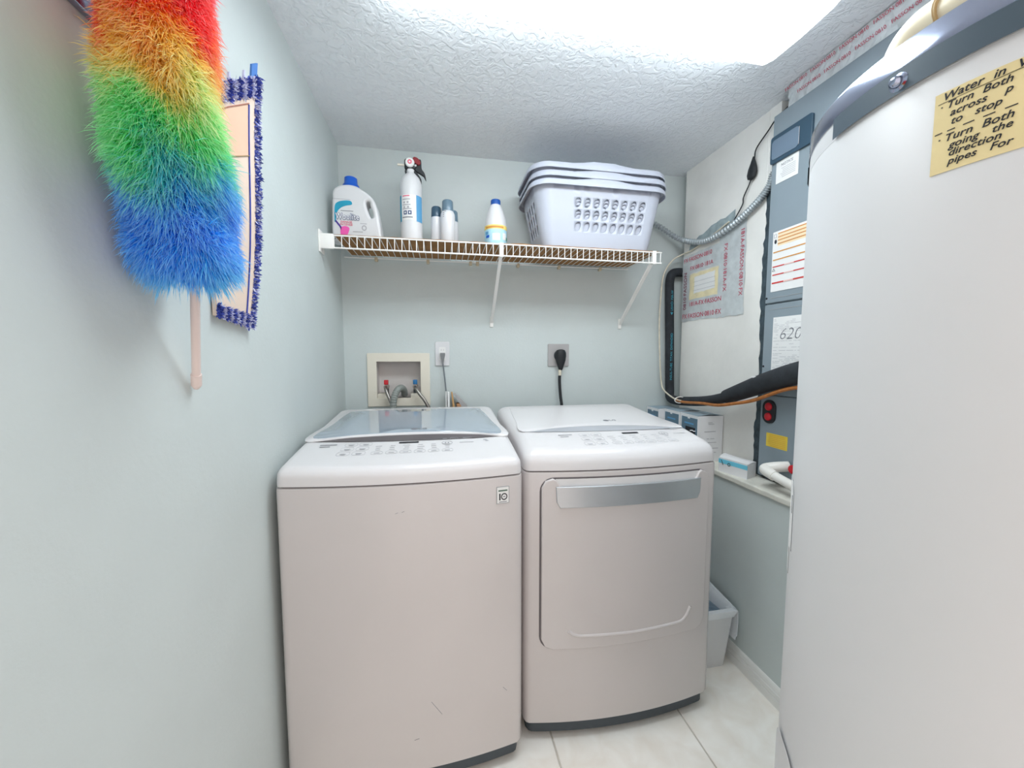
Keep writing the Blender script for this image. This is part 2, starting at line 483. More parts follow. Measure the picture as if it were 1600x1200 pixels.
# ================================================================== washer and dryer
def outline(x0, x1, yf, yb, bow, rc=0.018, nf=44, d=0.0):
    x0 += d; x1 -= d; yf += d; yb -= d
    xc, hw = (x0+x1)/2, (x1-x0)/2
    pts = []
    for k in range(nf + 1):
        u = math.sin(PI * (k / nf - 0.5)); u = 0.55 * u + 0.45 * (2*k/nf - 1)
        if abs(u) > 1: u = math.copysign(1, u)
        x = xc + u*hw; s = hw - abs(u)*hw
        y = yf - bow*(1 - u*u)
        if s < rc: y += rc - math.sqrt(max(0, rc*rc - (rc-s)**2))
        pts.append((x, y))
    for k in range(1, 6): pts.append((x1, yf + rc + (yb - 0.03 - yf - rc)*k/5))
    for k in range(1, 5):
        a = PI/2*k/4; pts.append((x1 - 0.03 + 0.03*math.cos(a), yb - 0.03 + 0.03*math.sin(a)))
    for k in range(1, 8): pts.append((x1 - 0.03 + (x0 + 0.06 - x1)*k/8, yb))
    for k in range(0, 4):
        a = PI/2*k/4; pts.append((x0 + 0.03 - 0.03*math.sin(a), yb - 0.03 + 0.03*math.cos(a)))
    for k in range(0, 5): pts.append((x0, yb - 0.03 - (yb - 0.03 - yf - rc)*k/5))
    return pts

def appliance(name, label, cat, x0, x1, yf, yb, bow, zseam, ztop, R):
    xc = (x0+x1)/2
    root = thing(name, label, cat, (xc, (yf+yb)/2, 0))
    def O(d=0.0): return outline(x0, x1, yf, yb, bow, d=d)
    # plinth
    bm = bmesh.new(); loft(bm, [[(x, y, z) for x, y in O(0.012)] for z in (0.018, 0.075)])
    put(obj('base_skirt', bm, M_DARK), root)
    for sx in (x0+0.06, x1-0.06):
        for sy in (yf+0.07, yb-0.07):
            bm = bmesh.new(); lathe(bm, [(0.0, 0.0), (0.022, 0.0), (0.022, 0.012), (0.012, 0.018), (0.012, 0.03)], c=(sx, sy), seg=16)
            put(obj('foot', bm, M_BLACK), root)
    # cabinet
    bm = bmesh.new()
    loft(bm, [[(x, y, z) for x, y in O(d)] for d, z in ((0.008, 0.058), (0.002, 0.06), (0.0, 0.066), (0.0, 0.3), (0.0, 0.6), (0.0, zseam-0.008), (0.0008, zseam-0.002), (0.006, zseam))])
    put(obj('cabinet', bm, M_WHITE_SHADED), root)
    # shadow gap
    bm = bmesh.new(); loft(bm, [[(x, y, z) for x, y in O(0.007)] for z in (zseam-0.003, zseam+0.006)])
    put(obj('seam', bm, M_GAP), root)
    # top cover
    rings = []
    rings.append([(x, y, zseam+0.003) for x, y in O(0.006)])
    rings.append([(x, y, zseam+0.004) for x, y in O(0.0015)])
    rings.append([(x, y, zseam+0.012) for x, y in O(0.0015)])
    for k in range(0, 9):
        a = PI/2 * k/8
        d = 0.0025 + R*(1 - math.cos(a))
        rings.append([(x, y, max(zseam+0.014, ztop(y) - R + R*math.sin(a))) for x, y in O(d)])
    base = O(0.0025 + R); cyy = (yf+yb)/2
    for t in (0.92, 0.84, 0.72, 0.58, 0.44, 0.3, 0.16, 0.05):
        rings.append([(xc + (x-xc)*t, cyy + (y-cyy)*t, ztop(cyy + (y-cyy)*t)) for x, y in base])
    bm = bmesh.new(); loft(bm, rings)
    cover = put(obj('top_cover', bm, M_COVER), root)
    return root

def slab(name, loop, zf, th, m, parent, base=0.0):
    """thin slab whose outline (x, y) follows a height function zf"""
    n = len(loop); cx = sum(p[0] for p in loop)/n; cy = sum(p[1] for p in loop)/n
    rings = []
    for d, h in ((0.0, base), (0.0, base+th*0.6), (0.004, base+th)):
        rr = []
        for (x, y) in loop:
            v = Vector((cx-x, cy-y, 0)); l = v.length; s = d/l if l else 0
            X, Y = x+v.x*s, y+v.y*s
            rr.append((X, Y, zf(Y)+h))
        rings.append(rr)
    top = rings[-1]
    for t in (0.75, 0.5, 0.25, 0.02):
        rings.append([(cx+(x-cx)*t, cy+(y-cy)*t, zf(cy+(y-cy)*t)+base+th) for x, y, z in top])
    bm = bmesh.new(); loft(bm, rings)
    return put(obj(name, bm, m), parent)

def zt_w(y): return 0.972 + (y-1.08)*(0.028/0.22) if y < 1.30 else 1.0 + (y-1.30)*0.04/0.5
WX0, WX1, WYF, WYB = -0.446, 0.238, 1.105, 1.815
washer = appliance('washing_machine', 'white top-load washing machine with glass lid, left of the dryer', 'washer', WX0, WX1, WYF, WYB, 0.032, 0.922, zt_w, 0.027)
DX0, DX1, DYF, DYB = 0.2545, 0.940, 1.16, 1.80
def zt_d(y): return 0.972 + (y-1.13)*(0.030/0.17) if y < 1.30 else 1.002 + (y-1.30)*0.04/0.5
dryer = appliance('clothes_dryer', 'white front-load dryer with a silver door handle, right of the washer', 'dryer', DX0, DX1, DYF, DYB, 0.034, 0.911, zt_d, 0.04)

# washer lid: white frame, tinted glass, flat crescent coloured as recess shade
loop = [(-0.432, 1.318), (-0.30, 1.340), (-0.10, 1.352), (0.10, 1.334), (0.226, 1.300), (0.215, 1.50), (0.195, 1.70), (0.165, 1.755), (0.08, 1.768), (-0.10, 1.772), (-0.29, 1.768), (-0.375, 1.755), (-0.405, 1.70), (-0.422, 1.50)]
lid = slab('lid', smooth_loop(loop, 5), zt_w, 0.006, M_COVER, washer)
gl = [(-0.414, 1.334), (-0.28, 1.357), (-0.10, 1.368), (0.08, 1.352), (0.205, 1.317), (0.196, 1.50), (0.176, 1.68), (0.145, 1.722), (-0.10, 1.735), (-0.345, 1.722), (-0.385, 1.68), (-0.400, 1.50)]
under(slab('glass', smooth_loop(gl, 5), zt_w, 0.0075, M_GLASS, washer), lid)
def crescent(name, m, parent, pts_top, pts_bot, zf, h):
    bm = bmesh.new(); a = [bm.verts.new((x, y, zf(y)+h)) for x, y in pts_top]; b = [bm.verts.new((x, y, zf(y)+h)) for x, y in pts_bot]
    for k in range(len(a)-1): bm.faces.new((b[k], b[k+1], a[k+1], a[k]))
    return put(obj(name, bm, m), parent)
def arc(x0, x1, y0, y1, mid, n=20): return [(x0+(x1-x0)*k/n, y0+(y1-y0)*k/n + mid*(1-(2*k/n-1)**2)) for k in range(n+1)]
crescent('lid_recess_shade', M_GAP, washer, arc(-0.43, 0.222, 1.316, 1.301, 0.045), arc(-0.43, 0.222, 1.314, 1.299, -0.020), zt_w, 0.0015)  # flat dark crescent, stands in for the shadow in the lid gap

def ring_loop(w, h, r, t): return rrect(w, h, r), [rrect(w-2*t, h-2*t, max(0.001, r-t))]
def control(parent, x, y, zf, w, h, m, r=None, t=0.0008, name='button', fill=False):
    dz = (zf(y+0.01) - zf(y-0.01))/0.02
    o, hl = ring_loop(w, h, min(w, h)*0.35 if r is None else r, t)
    return put(flat(name, o, m, (x, y, zf(y)+0.0012), (1, 0, 0), (0, 1, dz), holes=() if fill else hl, extrude=0.0002), parent)
def print_lines(parent, spots, zf, m, name='control_print'):
    parts = []
    for (x, y, w, h) in spots:
        dz = (zf(y+0.01) - zf(y-0.01))/0.02
        me = bpy.data.meshes.new('q'); b = bmesh.new(); box(b, -w/2, w/2, -h/2, h/2, -0.0001, 0.0002); b.to_mesh(me); b.free()
        parts.append((me, frame_mat((x, y, zf(y)+0.0011), (1, 0, 0), (0, 1, dz))))
    return fine(put(obj(name, joinmesh(parts), m, smooth=False), parent))

def controls(parent, xo, yo, zf, ink, pale):
    control(parent, xo, yo+0.036, zf, 0.062, 0.012, M_INK, r=0.001, fill=True, name='display')
    for k in range(3):
        for j in range(2):
            control(parent, xo-0.176+0.044*j-0.004*(k), yo+0.028-0.038*k+0.006, zf, 0.038, 0.03, pale, name='button')
    for k in range(6):
        control(parent, xo-0.088+0.042*k, yo-0.045, zf, 0.034, 0.024, pale, name='button')
    control(parent, xo+0.122, yo+0.018, zf, 0.034, 0.034, ink, r=0.0165, name='start_button', t=0.0012)
    control(parent, xo+0.146, yo+0.058, zf, 0.026, 0.018, pale, name='button')
    sp = []
    for k in range(6):
        for j in range(3): sp.append((xo-0.088+0.042*k + random.uniform(-.002, .002), yo+0.012-0.016*j, 0.018+random.uniform(-.005, .005), 0.0028))
        sp.append((xo-0.088+0.042*k, yo-0.045, 0.016, 0.004))
    for k in range(3):
        for j in range(2):
            sp.append((xo-0.176+0.044*j-0.004*k, yo+0.034-0.038*k, 0.018, 0.004)); sp.append((xo-0.176+0.044*j-0.004*k, yo+0.028-0.038*k, 0.014, 0.003))
    sp += [(xo+0.115, yo+0.058, 0.014, 0.004), (xo+0.19, yo+0.06, 0.03, 0.004), (xo+0.185, yo+0.018, 0.046, 0.004), (xo+0.248, yo+0.036, 0.012, 0.006), (xo+0.253, yo+0.026, 0.010, 0.006)]
    print_lines(parent, sp, zf, pale)
    print_lines(parent, [(xo-0.245, yo+0.040, 0.050, 0.006), (xo-0.252, yo+0.024, 0.030, 0.005), (xo+0.117, yo+0.018, 0.004, 0.010), (xo+0.126, yo+0.018, 0.004, 0.010)], zf, ink)

controls(washer, -0.105, 1.235, zt_w, mat('soft_ink', srgb(146, 146, 152), 0.6, var=0.03), mat('softer_ink', srgb(184, 184, 188), 0.6, var=0.03))
controls(dryer, 0.672, 1.240, zt_d, M_LIGHTINK, mat('faint_ink', srgb(206, 206, 209), 0.6, var=0.03))
def logo(parent, x, y, zf, h, s):
    dz = (zf(y+0.01) - zf(y-0.01))/0.02
    ell = ellipse(s*0.5, s*0.5)
    put(flat('logo_disc', ell, M_GREYINK, (x-0.021, y+s*0.35, zf(y)+h), (1, 0, 0), (0, 1, dz), extrude=0.0002), parent)
    put(text('logo_letters', 'LG', s, M_GREYINK, (x-0.008, y, zf(y)+h), (1, 0, 0), (0, 1, dz), extrude=0.0002), parent)
logo(washer, -0.075, 1.395, zt_w, 0.0082, 0.026)
# dryer lid panel: solid, recess shade painted as a pale grey crescent, shallow raised lid
loop = [(0.285, 1.335), (0.42, 1.365), (0.60, 1.378), (0.78, 1.358), (0.908, 1.315), (0.902, 1.48), (0.890, 1.68), (0.86, 1.745), (0.60, 1.752), (0.34, 1.745), (0.305, 1.68), (0.290, 1.48)]
slab('lid', smooth_loop(loop, 5), zt_d, 0.003, M_COVER, dryer)
crescent('lid_recess_shade', mat('pale_recess_shade', srgb(176, 178, 184), 0.4), dryer, arc(0.285, 0.908, 1.334, 1.312, 0.052), arc(0.285, 0.908, 1.330, 1.308, -0.016), zt_d, 0.0015)
logo(dryer, 0.675, 1.435, zt_d, 0.0036, 0.024)

# bowed-front helper for the dryer
def dfront(x):
    xc, hw = (DX0+DX1)/2, (DX1-DX0)/2; u = (x-xc)/hw
    return DYF - 0.034*(1-u*u)
def bowed(name, loop, off, th, m, parent, bev=0.004, holes=()):
    """rounded plate bent along the dryer front; loop in (x, z)"""
    me = shape2d(loop, holes, extrude=th/2, bevel=bev, bres=2)
    bm = bmesh.new(); bm.from_mesh(me); bpy.data.meshes.remove(me)
    # slice vertically so that the plate can bend
    xs = [p[0] for p in loop]; a, b = min(xs), max(xs)
    for k in range(1, 24):
        x = a + (b-a)*k/24
        bmesh.ops.bisect_plane(bm, geom=bm.verts[:]+bm.edges[:]+bm.faces[:], plane_co=(x, 0, 0), plane_no=(1, 0, 0))
    for v in bm.verts:
        x, z, d = v.co.x, v.co.y, v.co.z
        v.co = (x, dfront(x) - off - d, z)
    return put(obj(name, bm, m, angle=50), parent)
dc = ((0.306+0.898)/2, (0.325+0.8915)/2)
bowed('door_gap', rrect(0.598, 0.5715, 0.045, 6, *dc), 0.0005, 0.002, M_GAP, dryer, bev=0.0005)
# door with an upper cut-out where the silver grip sits
dl = [(0.310, 0.862), (0.322, 0.882), (0.342, 0.889), (0.352, 0.884), (0.360, 0.868), (0.372, 0.862), (0.60, 0.862), (0.838, 0.862), (0.848, 0.868), (0.856, 0.884), (0.866, 0.889), (0.884, 0.882), (0.895, 0.862)]
door_loop = [(0.3445, 0.3285), (0.322, 0.338), (0.3105, 0.362), (0.3105, 0.60)] + dl + [(0.8945, 0.60), (0.8945, 0.362), (0.882, 0.338), (0.860, 0.3285)]
door = bowed('door', door_loop[::-1], 0.004, 0.008, M_WHITE_SHADED, dryer, bev=0.003)
grip = bowed('door_handle', [(0.364, 0.802), (0.354, 0.820), (0.352, 0.866), (0.856, 0.866), (0.854, 0.820), (0.844, 0.802)][::-1], 0.012, 0.006, M_SILVER, dryer, bev=0.002)
under(grip, door); grip['label'] = 'silver handle strip'
bowed('handle_recess', [(0.352, 0.862), (0.352, 0.8895), (0.856, 0.8895), (0.856, 0.862)][::-1], 0.0022, 0.002, mat('white_recess', (0.72, 0.71, 0.71), 0.35), dryer, bev=0.0)
# embossed smile on the door
sm = []
for k in range(33):
    u = k/32; x = 0.395 + (0.835-0.395)*u; e = abs(2*u-1)
    q_ = max(0, (e-0.80)/0.20); z = 0.370 - 0.006*(1-e) + (0.046 if u > 0.5 else 0.018)*q_**2.2
    sm.append((x, dfront(x) - 0.0095, z))
s_ = put(obj('emboss', tb(sm, 0.0062, 10), M_WHITE_SHADED), dryer); under(s_, door)
# energy badge on washer front
def wfront(x):
    xc, hw = (WX0+WX1)/2, (WX1-WX0)/2; u = (x-xc)/hw
    return WYF - 0.032*(1-u*u)
slope = (wfront(0.195)-wfront(0.155))/0.04
bo = Vector((0.1752, wfront(0.1752) - 0.0008, 0.868)); br = (1, slope, 0)
badge = put(flat('warranty_badge', rrect(0.039, 0.051, 0.001), mat('badge_border', srgb(140, 145, 148), 0.5), bo, br, (0, 0, 1), extrude=0.0004), washer)
badge['label'] = 'small sticker reading 10'
nb = Vector((slope, -1, 0)).normalized()
def onb(dx, dz, d=0.0006): return bo + Vector((1, slope, 0)).normalized()*dx + Vector((0, 0, dz)) + nb*d
for nm, o in (('badge_paper', flat('badge_paper', rrect(0.036, 0.048, 0.001), M_PAPER, onb(0, 0, 0.0003), br, (0, 0, 1), extrude=0.0004)),
              ('badge_print', flat('badge_print', rrect(0.028, 0.004, 0.001, cy=0.0135), mat('green_print', srgb(70, 100, 84), 0.5), onb(0, 0, 0.0006), br, (0, 0, 1), extrude=0.0003)),
              ('badge_digit', flat('badge_digit', rrect(0.0042, 0.020, 0.0005, cx=-0.0095, cy=-0.005), M_INK, onb(0, 0), br, (0, 0, 1), extrude=0.0003)),
              ('badge_digit', flat('badge_digit', ellipse(0.0098, 0.0105, cx=0.004, cy=-0.005), M_INK, onb(0, 0), br, (0, 0, 1), holes=[ellipse(0.0068, 0.0072, cx=0.004, cy=-0.005)], extrude=0.0003)),
              ('badge_print', flat('badge_print', rrect(0.007, 0.0025, 0.0005, cx=0.004, cy=-0.005), M_GREYINK, onb(0, 0), br, (0, 0, 1), extrude=0.0003)),
              ('badge_print', flat('badge_print', rrect(0.024, 0.002, 0.0005, cy=-0.0205), M_GREYINK, onb(0, 0), br, (0, 0, 1), extrude=0.0003))):
    under(put(o, washer), badge)
# faint scuffs on the washer front
for (x, z, dx, dz) in ((0.175, 0.262, 0.012, -0.014), (-0.04, 0.27, 0.03, -0.045), (-0.09, 0.16, 0.014, 0.003), (-0.13, 0.842, 0.008, 0.003), (-0.112, 0.845, 0.007, 0.003)):
    put(obj('scratch', tb([(x, wfront(x)-0.0004, z), (x+dx, wfront(x+dx)-0.0004, z+dz)], 0.0005, 5), M_GREYINK), washer)

# ================================================================== water heater
TC, TR = (0.835, 0.364), 0.30
heater = thing('water_heater', 'tall white cylindrical water heater with steel top rim at the right', 'water heater', (TC[0], TC[1], 0))
put(obj('drain_pan', lt([(0.0, 0.002), (TR+0.012, 0.002), (TR+0.02, 0.006), (TR+0.02, 0.05), (TR+0.017, 0.05), (TR+0.014, 0.008), (0.0, 0.008)], c=TC, seg=64), M_DARK), heater)
put(obj('jacket', lt([(0.0, 0.03), (TR-0.01, 0.03), (TR, 0.04), (TR, 0.5), (TR, 1.0), (TR, 1.585), (TR-0.002, 1.590), (0.0, 1.590)], c=TC, seg=128), M_TANK), heater)
a0 = math.radians(157.5)
put(obj('rim_band', lt([(TR+0.0035, 1.586), (TR+0.0035, 1.614), (TR-0.004, 1.618)], c=TC, seg=110, a0=a0, a1=a0+math.radians(330)), mat('slate_band', srgb(74, 90, 102), 0.4)), heater)
put(obj('rim_joint', lt([(TR, 1.586), (TR, 1.622), (TR-0.02, 1.624)], c=TC, seg=128), M_TANK), heater)
put(obj('top_pan', lt([(TR+0.0015, 1.612), (TR+0.0015, 1.640), (TR-0.001, 1.644), (TR-0.008, 1.643), (TR-0.012, 1.628), (0.0, 1.630)], c=TC, seg=128), M_CHROME), heater)
def cylp(ang, z, d=0.0):
    a = math.radians(ang); return Vector((TC[0]+(TR+d)*math.cos(a), TC[1]+(TR+d)*math.sin(a), z))
sc = obj('screw', lt([(0.0, 0.009), (0.004, 0.0085), (0.006, 0.006), (0.0065, 0.001), (0.010, 0.0)], seg=16), M_CHROME)
sc.matrix_world = Matrix.Translation(cylp(176, 1.599, 0.0035)) @ Vector((math.cos(math.radians(176)), math.sin(math.radians(176)), 0)).to_track_quat('Z', 'Y').to_matrix().to_4x4()
M0 = sc.matrix_world.copy(); sc.parent = heater; sc.matrix_parent_inverse = Matrix.Translation(heater.location).inverted()

def wrap(me, ang0, z0, d, shear=0.0):
    """map flat (u, v, w) onto the tank; u runs to the viewer's right"""
    for v in me.vertices:
        u, w, n = v.co.x, v.co.y + shear*v.co.x, v.co.z
        v.co = cylp(ang0 + math.degrees(u/TR), z0 + w, d + n)
    return me
def wrapped(name, outer, m, ang0, z0, d, parent, n=14, holes=()):
    me = shape2d(outer, holes, extrude=0.0002)
    bm = bmesh.new(); bm.from_mesh(me); bpy.data.meshes.remove(me)
    xs = [p[0] for p in outer]; a, b = min(xs), max(xs)
    for k in range(1, n):
        bmesh.ops.bisect_plane(bm, geom=bm.verts[:]+bm.edges[:]+bm.faces[:], plane_co=(a+(b-a)*k/n, 0, 0), plane_no=(1, 0, 0))
    me = bpy.data.meshes.new(name); bm.to_mesh(me); bm.free(); wrap(me, ang0, z0, d)
    return put(link(name, me, m), parent)
# vertical jacket labels seen edge-on at the far side of the tank
lab = wrapped('rating_label', [(0, 0), (0, -0.10), (-0.02, -0.10), (-0.02, -0.15), (-0.10, -0.15), (-0.10, 0.02), (-0.012, 0.02)], M_PAPER, 141.5, 1.038, 0.0006, heater)
wrapped('label_border', [(0.0015, 0.0015), (0.0015, -0.1015), (-0.0185, -0.1015), (-0.0185, -0.1515), (-0.10, -0.1515), (-0.10, 0.0215), (-0.0115, 0.0215)], M_GREYINK, 141.5, 1.038, 0.0002, heater)
wrapped('label_print', [(-0.004, -0.003), (-0.004, -0.035), (-0.008, -0.035), (-0.008, -0.003)], M_GREYINK, 141.5, 1.038, 0.0010, heater, n=2)
# lower element access cover
wrapped('access_cover', rrect(0.10, 0.30, 0.04, 8), M_TANK, 148, 0.46, 0.004, heater, n=10)

# handwritten note
note_a, note_z = -177.2, 1.4765
note = thing('sticky_note', 'yellow handwritten note stuck on the water heater', 'note', tuple(cylp(-170, 1.47)))
def nwrap(name, me, m):
    return put(link(name, wrap(me, note_a, note_z, 0.0012), m), note)
me = shape2d([(0, 0), (0, 0.0845), (0.078, 0.0835), (0.078, 0.0)], (), extrude=0.0002)
bm = bmesh.new(); bm.from_mesh(me); bpy.data.meshes.remove(me)
for k in range(1, 12): bmesh.ops.bisect_plane(bm, geom=bm.verts[:]+bm.edges[:]+bm.faces[:], plane_co=(0.078*k/12, 0, 0), plane_no=(1, 0, 0))
me = bpy.data.meshes.new('paper'); bm.to_mesh(me); bm.free(); put(link('paper', wrap(me, note_a, note_z, 0.0006), M_NOTE), note)
def hand(s, x, z, size):
    me = text_mesh(s, size, extrude=0.0001, offset=0.00012, shear=0.25, spacing=1.02); me.transform(Matrix.Translation((x, z, 0))); nwrap('handwriting', me, M_INK)
hand('Water  in  VH', 0.006, 0.0750, 0.0110)
hand('\u00b7 Turn  Both  Le', 0.004, 0.0655, 0.0100)
hand('across    p', 0.013, 0.0565, 0.0100)
hand('to   stop', 0.014, 0.0475, 0.0100)
hand('\u00b7 Turn  Both  Le', 0.004, 0.0315, 0.0105)
hand('going   the', 0.014, 0.0230, 0.0100)
hand('direction', 0.014, 0.0150, 0.0100)
hand('pipes   For', 0.014, 0.0065, 0.0100)
for x, w in ((0.002, 0.006), (0.012, 0.006), (0.024, 0.008), (0.038, 0.008), (0.052, 0.008), (0.066, 0.008)):
    me = shape2d([(x, 0.0415), (x+w, 0.0417), (x+w, 0.0427), (x, 0.0425)], (), extrude=0.0001); nwrap('handwriting', me, M_INK)
me = shape2d([(0.003, 0.0728), (0.03, 0.0730), (0.055, 0.0734), (0.076, 0.0738), (0.076, 0.0748), (0.055, 0.0742), (0.03, 0.0737), (0.003, 0.0733)], (), extrude=0.0001); nwrap('underline', me, M_INK)

# cream relief pipe over the tank
pp = thing('relief_pipe', 'cream plastic pipe with elbow above the water heater', 'pipe', (0.762, 0.56, 1.63))
put(obj('elbow', tb([(0.762, 0.552, 1.63), (0.762, 0.552, 1.70), (0.762, 0.550, 1.755), (0.762, 0.540, 1.785), (0.762, 0.520, 1.799), (0.762, 0.495, 1.80)], 0.0265, 20, smooth=5), M_CPVC), pp)
put(obj('pipe', tb([(0.762, 0.50, 1.80), (0.762, 0.30, 1.80), (0.762, 0.10, 1.80)], 0.0205, 20), M_CPVC), pp)
put(obj('coupling_edge', tb([(0.762, 0.496, 1.80), (0.762, 0.492, 1.80)], 0.0255, 20), mat('pvc_cement', srgb(190, 160, 110), 0.5)), pp)

# ================================================================== air handler
AX = 1.28; AY0, AY1, AZ0, AZ1 = 0.74, 1.350, ZLEDGE + 0.012, 2.20
ah = thing('air_handler', 'tall grey air handler cabinet on the ledge behind the water heater', 'air handler', (1.5, (AY0+AY1)/2, ZLEDGE))
put(obj('cabinet', bx(AX+0.012, XR-0.01, AY0, AY1, AZ0, AZ1), M_AH, smooth=False), ah)
for yy in (AY0+0.04, AY1-0.04):
    put(obj('foot', bx(AX+0.02, XR-0.05, yy-0.025, yy+0.025, ZLEDGE, AZ0), M_DARK, smooth=False), ah)
up = put(obj('access_panel', bx(AX, AX+0.012, AY0+0.003, AY1-0.003, 1.484, AZ1-0.002, bev=0.003), M_AH, smooth=False), ah); up['label'] = 'upper panel with slate handle'
lp = put(obj('access_panel', bx(AX, AX+0.012, AY0+0.003, AY1-0.003, 1.125, 1.478, bev=0.003), M_AH, smooth=False), ah)
fp = put(obj('access_panel', bx(AX+0.004, AX+0.012, AY0+0.003, AY1-0.003, AZ0+0.004, 1.121, bev=0.002), M_AH, smooth=False), ah)
def onA(name, loop, m, y, z, parent, d=0.0, ext=0.0006, bev=0.0, holes=(), X=AX):
    o = put(flat(name, loop, m, (X - d, y, z), (0, -1, 0), (0, 0, 1), holes=holes, extrude=ext, bevel=bev, smooth=bev > 0), ah); under(o, parent)
    return o
def at_parent(o, parent): o.parent = parent; return o
hy, hz = (1.176+1.347)/2, 2.066
h1 = onA('handle', rrect(0.168, 0.098, 0.008), M_NAVY, hy, hz, up, d=0.004, ext=0.003, bev=0.002); h1['label'] = 'slate blue recessed handle'
onA('handle_recess', rrect(0.112, 0.070, 0.012), M_NAVY2, hy+0.020, hz-0.002, up, d=0.0095, ext=0.0008, bev=0.0012)
onA('handle_recess', rrect(0.002, 0.062, 0.0008), M_LIGHTINK, hy-0.038, hz-0.002, up, d=0.0108, ext=0.0006)
nl = onA('notice_label', rrect(0.094, 0.080, 0.001), M_PAPER, 1.276, 1.975, up, d=0.0008)
under(put(text('notice_text', 'NOTICE', 0.014, M_GREYINK, (AX-0.0018, 1.276, 1.993), (0, -1, 0), (0, 0, 1), align='CENTER', extrude=0.0002), ah), up)
bm = bmesh.new()
for k in range(6): box(bm, AX-0.0018, AX-0.001, 1.276-0.036, 1.276+0.036-random.uniform(0, 0.02), 1.984-0.0065*k, 1.9855-0.0065*k)
fine(under(put(obj('notice_print', bm, M_LIGHTINK, smooth=False), ah), up))
wl = onA('warning_label', rrect(0.160, 0.228, 0.001), M_PAPER, 1.322-0.080, 1.640, up, d=0.0008)
for k, (z, m_, inset) in enumerate(((1.744, M_ORANGE, 0.022), (1.731, M_ORANGE, 0.022), (1.719, M_ORANGE, 0.022), (1.706, M_ORANGE, 0.022), (1.676, M_ORANGE, 0.004), (1.647, M_ORANGE, 0.004), (1.621, M_REDINK, 0.004), (1.590, M_REDINK, 0.004), (1.559, M_REDINK, 0.004))):
    w = 0.158 - inset; th = 0.0042 if k < 8 else 0.0055
    onA('label_stripe', rrect(w, th, 0.0005), m_, 1.321 - inset - w/2, z, up, d=0.0016)
    if k >= 6: onA('label_stripe', rrect(0.04, th, 0.0005), mat('pale_red_print', srgb(236, 196, 190), 0.6), 1.245, z, up, d=0.0022)
for k in range(4): onA('label_tint', rrect(0.132, 0.005, 0.0005), mat('pale_orange_print', srgb(248, 222, 178), 0.6), 1.321-0.022-0.066, 1.7375-0.0125*k, up, d=0.0014)
onA('label_icon', rrect(0.012, 0.014, 0.001), M_LIGHTINK, 1.311, 1.738, up, d=0.0018, holes=[rrect(0.009, 0.011, 0.0005)])
onA('label_icon', ellipse(0.005, 0.008), M_INK, 1.309, 1.716, up, d=0.0018)
onA('label_icon', [(-0.007, -0.005), (0.007, -0.005), (0, 0.007)], M_GREYINK, 1.312, 1.609, up, d=0.0018, holes=[[(-0.0045, -0.0035), (0.0045, -0.0035), (0, 0.0042)]])
dl_ = onA('data_label', rrect(0.13, 0.215, 0.001), M_PAPER, 1.302-0.065, 1.3185, lp, d=0.0008)
bm = bmesh.new()
for k in range(34):
    z = 1.418 - 0.006*k
    if 7 < k < 22 and k % 2: continue
    x = 1.297
    while x > 1.19:
        w = random.uniform(0.006, 0.03); 
        if random.random() < 0.72: box(bm, AX-0.0018, AX-0.001, x-w, x, z-0.0006, z+0.0006)
        x -= w + random.uniform(0.002, 0.01)
fine(under(put(obj('data_print', bm, M_LIGHTINK, smooth=False), ah), lp))
under(put(text('handwritten_number', '620', 0.062, M_GREYINK, (AX-0.0018, 1.274, 1.340), (0, -1, 0), (0, 0.12, 1), extrude=0.0002, offset=-0.0012, shear=0.25), ah), lp)
for z in (1.504, 1.235):
    s = put(obj('screw', lt([(0.0, 0.0), (0.004, 0.001), (0.005, 0.004)], seg=12), M_INK), ah); s.location = Vector((AX-0.002, 1.340, z)) - ah.location; s.rotation_euler = (0, PI/2, 0); under(s, up if z > 1.48 else lp)
onA('panel_crease', rrect(0.55, 0.0012, 0.0004), M_GREYP, 1.047, 1.503, up, d=0.0004)
onA('panel_crease', rrect(0.55, 0.0012, 0.0004), M_GREYP, 1.047, 1.458, lp, d=0.0004)
# refrigerant port plate
oval = rrect(0.056, 0.090, 0.0275, 8)
pt = onA('port_gasket', oval, M_BLACK, 1.303, 1.056, fp, d=0.002, ext=0.002, bev=0.002, X=AX+0.004)
for dz in (0.020, -0.020):
    c = put(obj('port_cap', lt([(0.0, 0.009), (0.010, 0.009), (0.015, 0.006), (0.0165, 0.0), (0.0165, -0.004)], seg=24), M_RED), ah)
    c.rotation_euler = (0, -PI/2, 0); c.location = Vector((AX, 1.303, 1.056+dz)) - ah.location; under(c, fp)
onA('yellow_sticker', rrect(0.096, 0.054, 0.001), M_YELLOW, 1.2645, 0.944, fp, X=AX+0.004)
bm = bmesh.new()
for k in range(7): box(bm, AX+0.0022, AX+0.0032, 1.224, 1.305-random.uniform(0, .012), 0.9655-0.0072*k-0.0005, 0.9655-0.0072*k+0.0005)
fine(under(put(obj('sticker_print', bm, M_ORANGE, smooth=False), ah), fp))
dn = put(obj('drain_cap', lt([(0.0, 0.03), (0.012, 0.03), (0.016, 0.026), (0.017, 0.0)], seg=20), M_RED), ah)
dn.rotation_euler = (0, -PI/2, 0); dn.location = Vector((AX+0.004, 1.168, 0.862)) - ah.location; under(dn, fp)

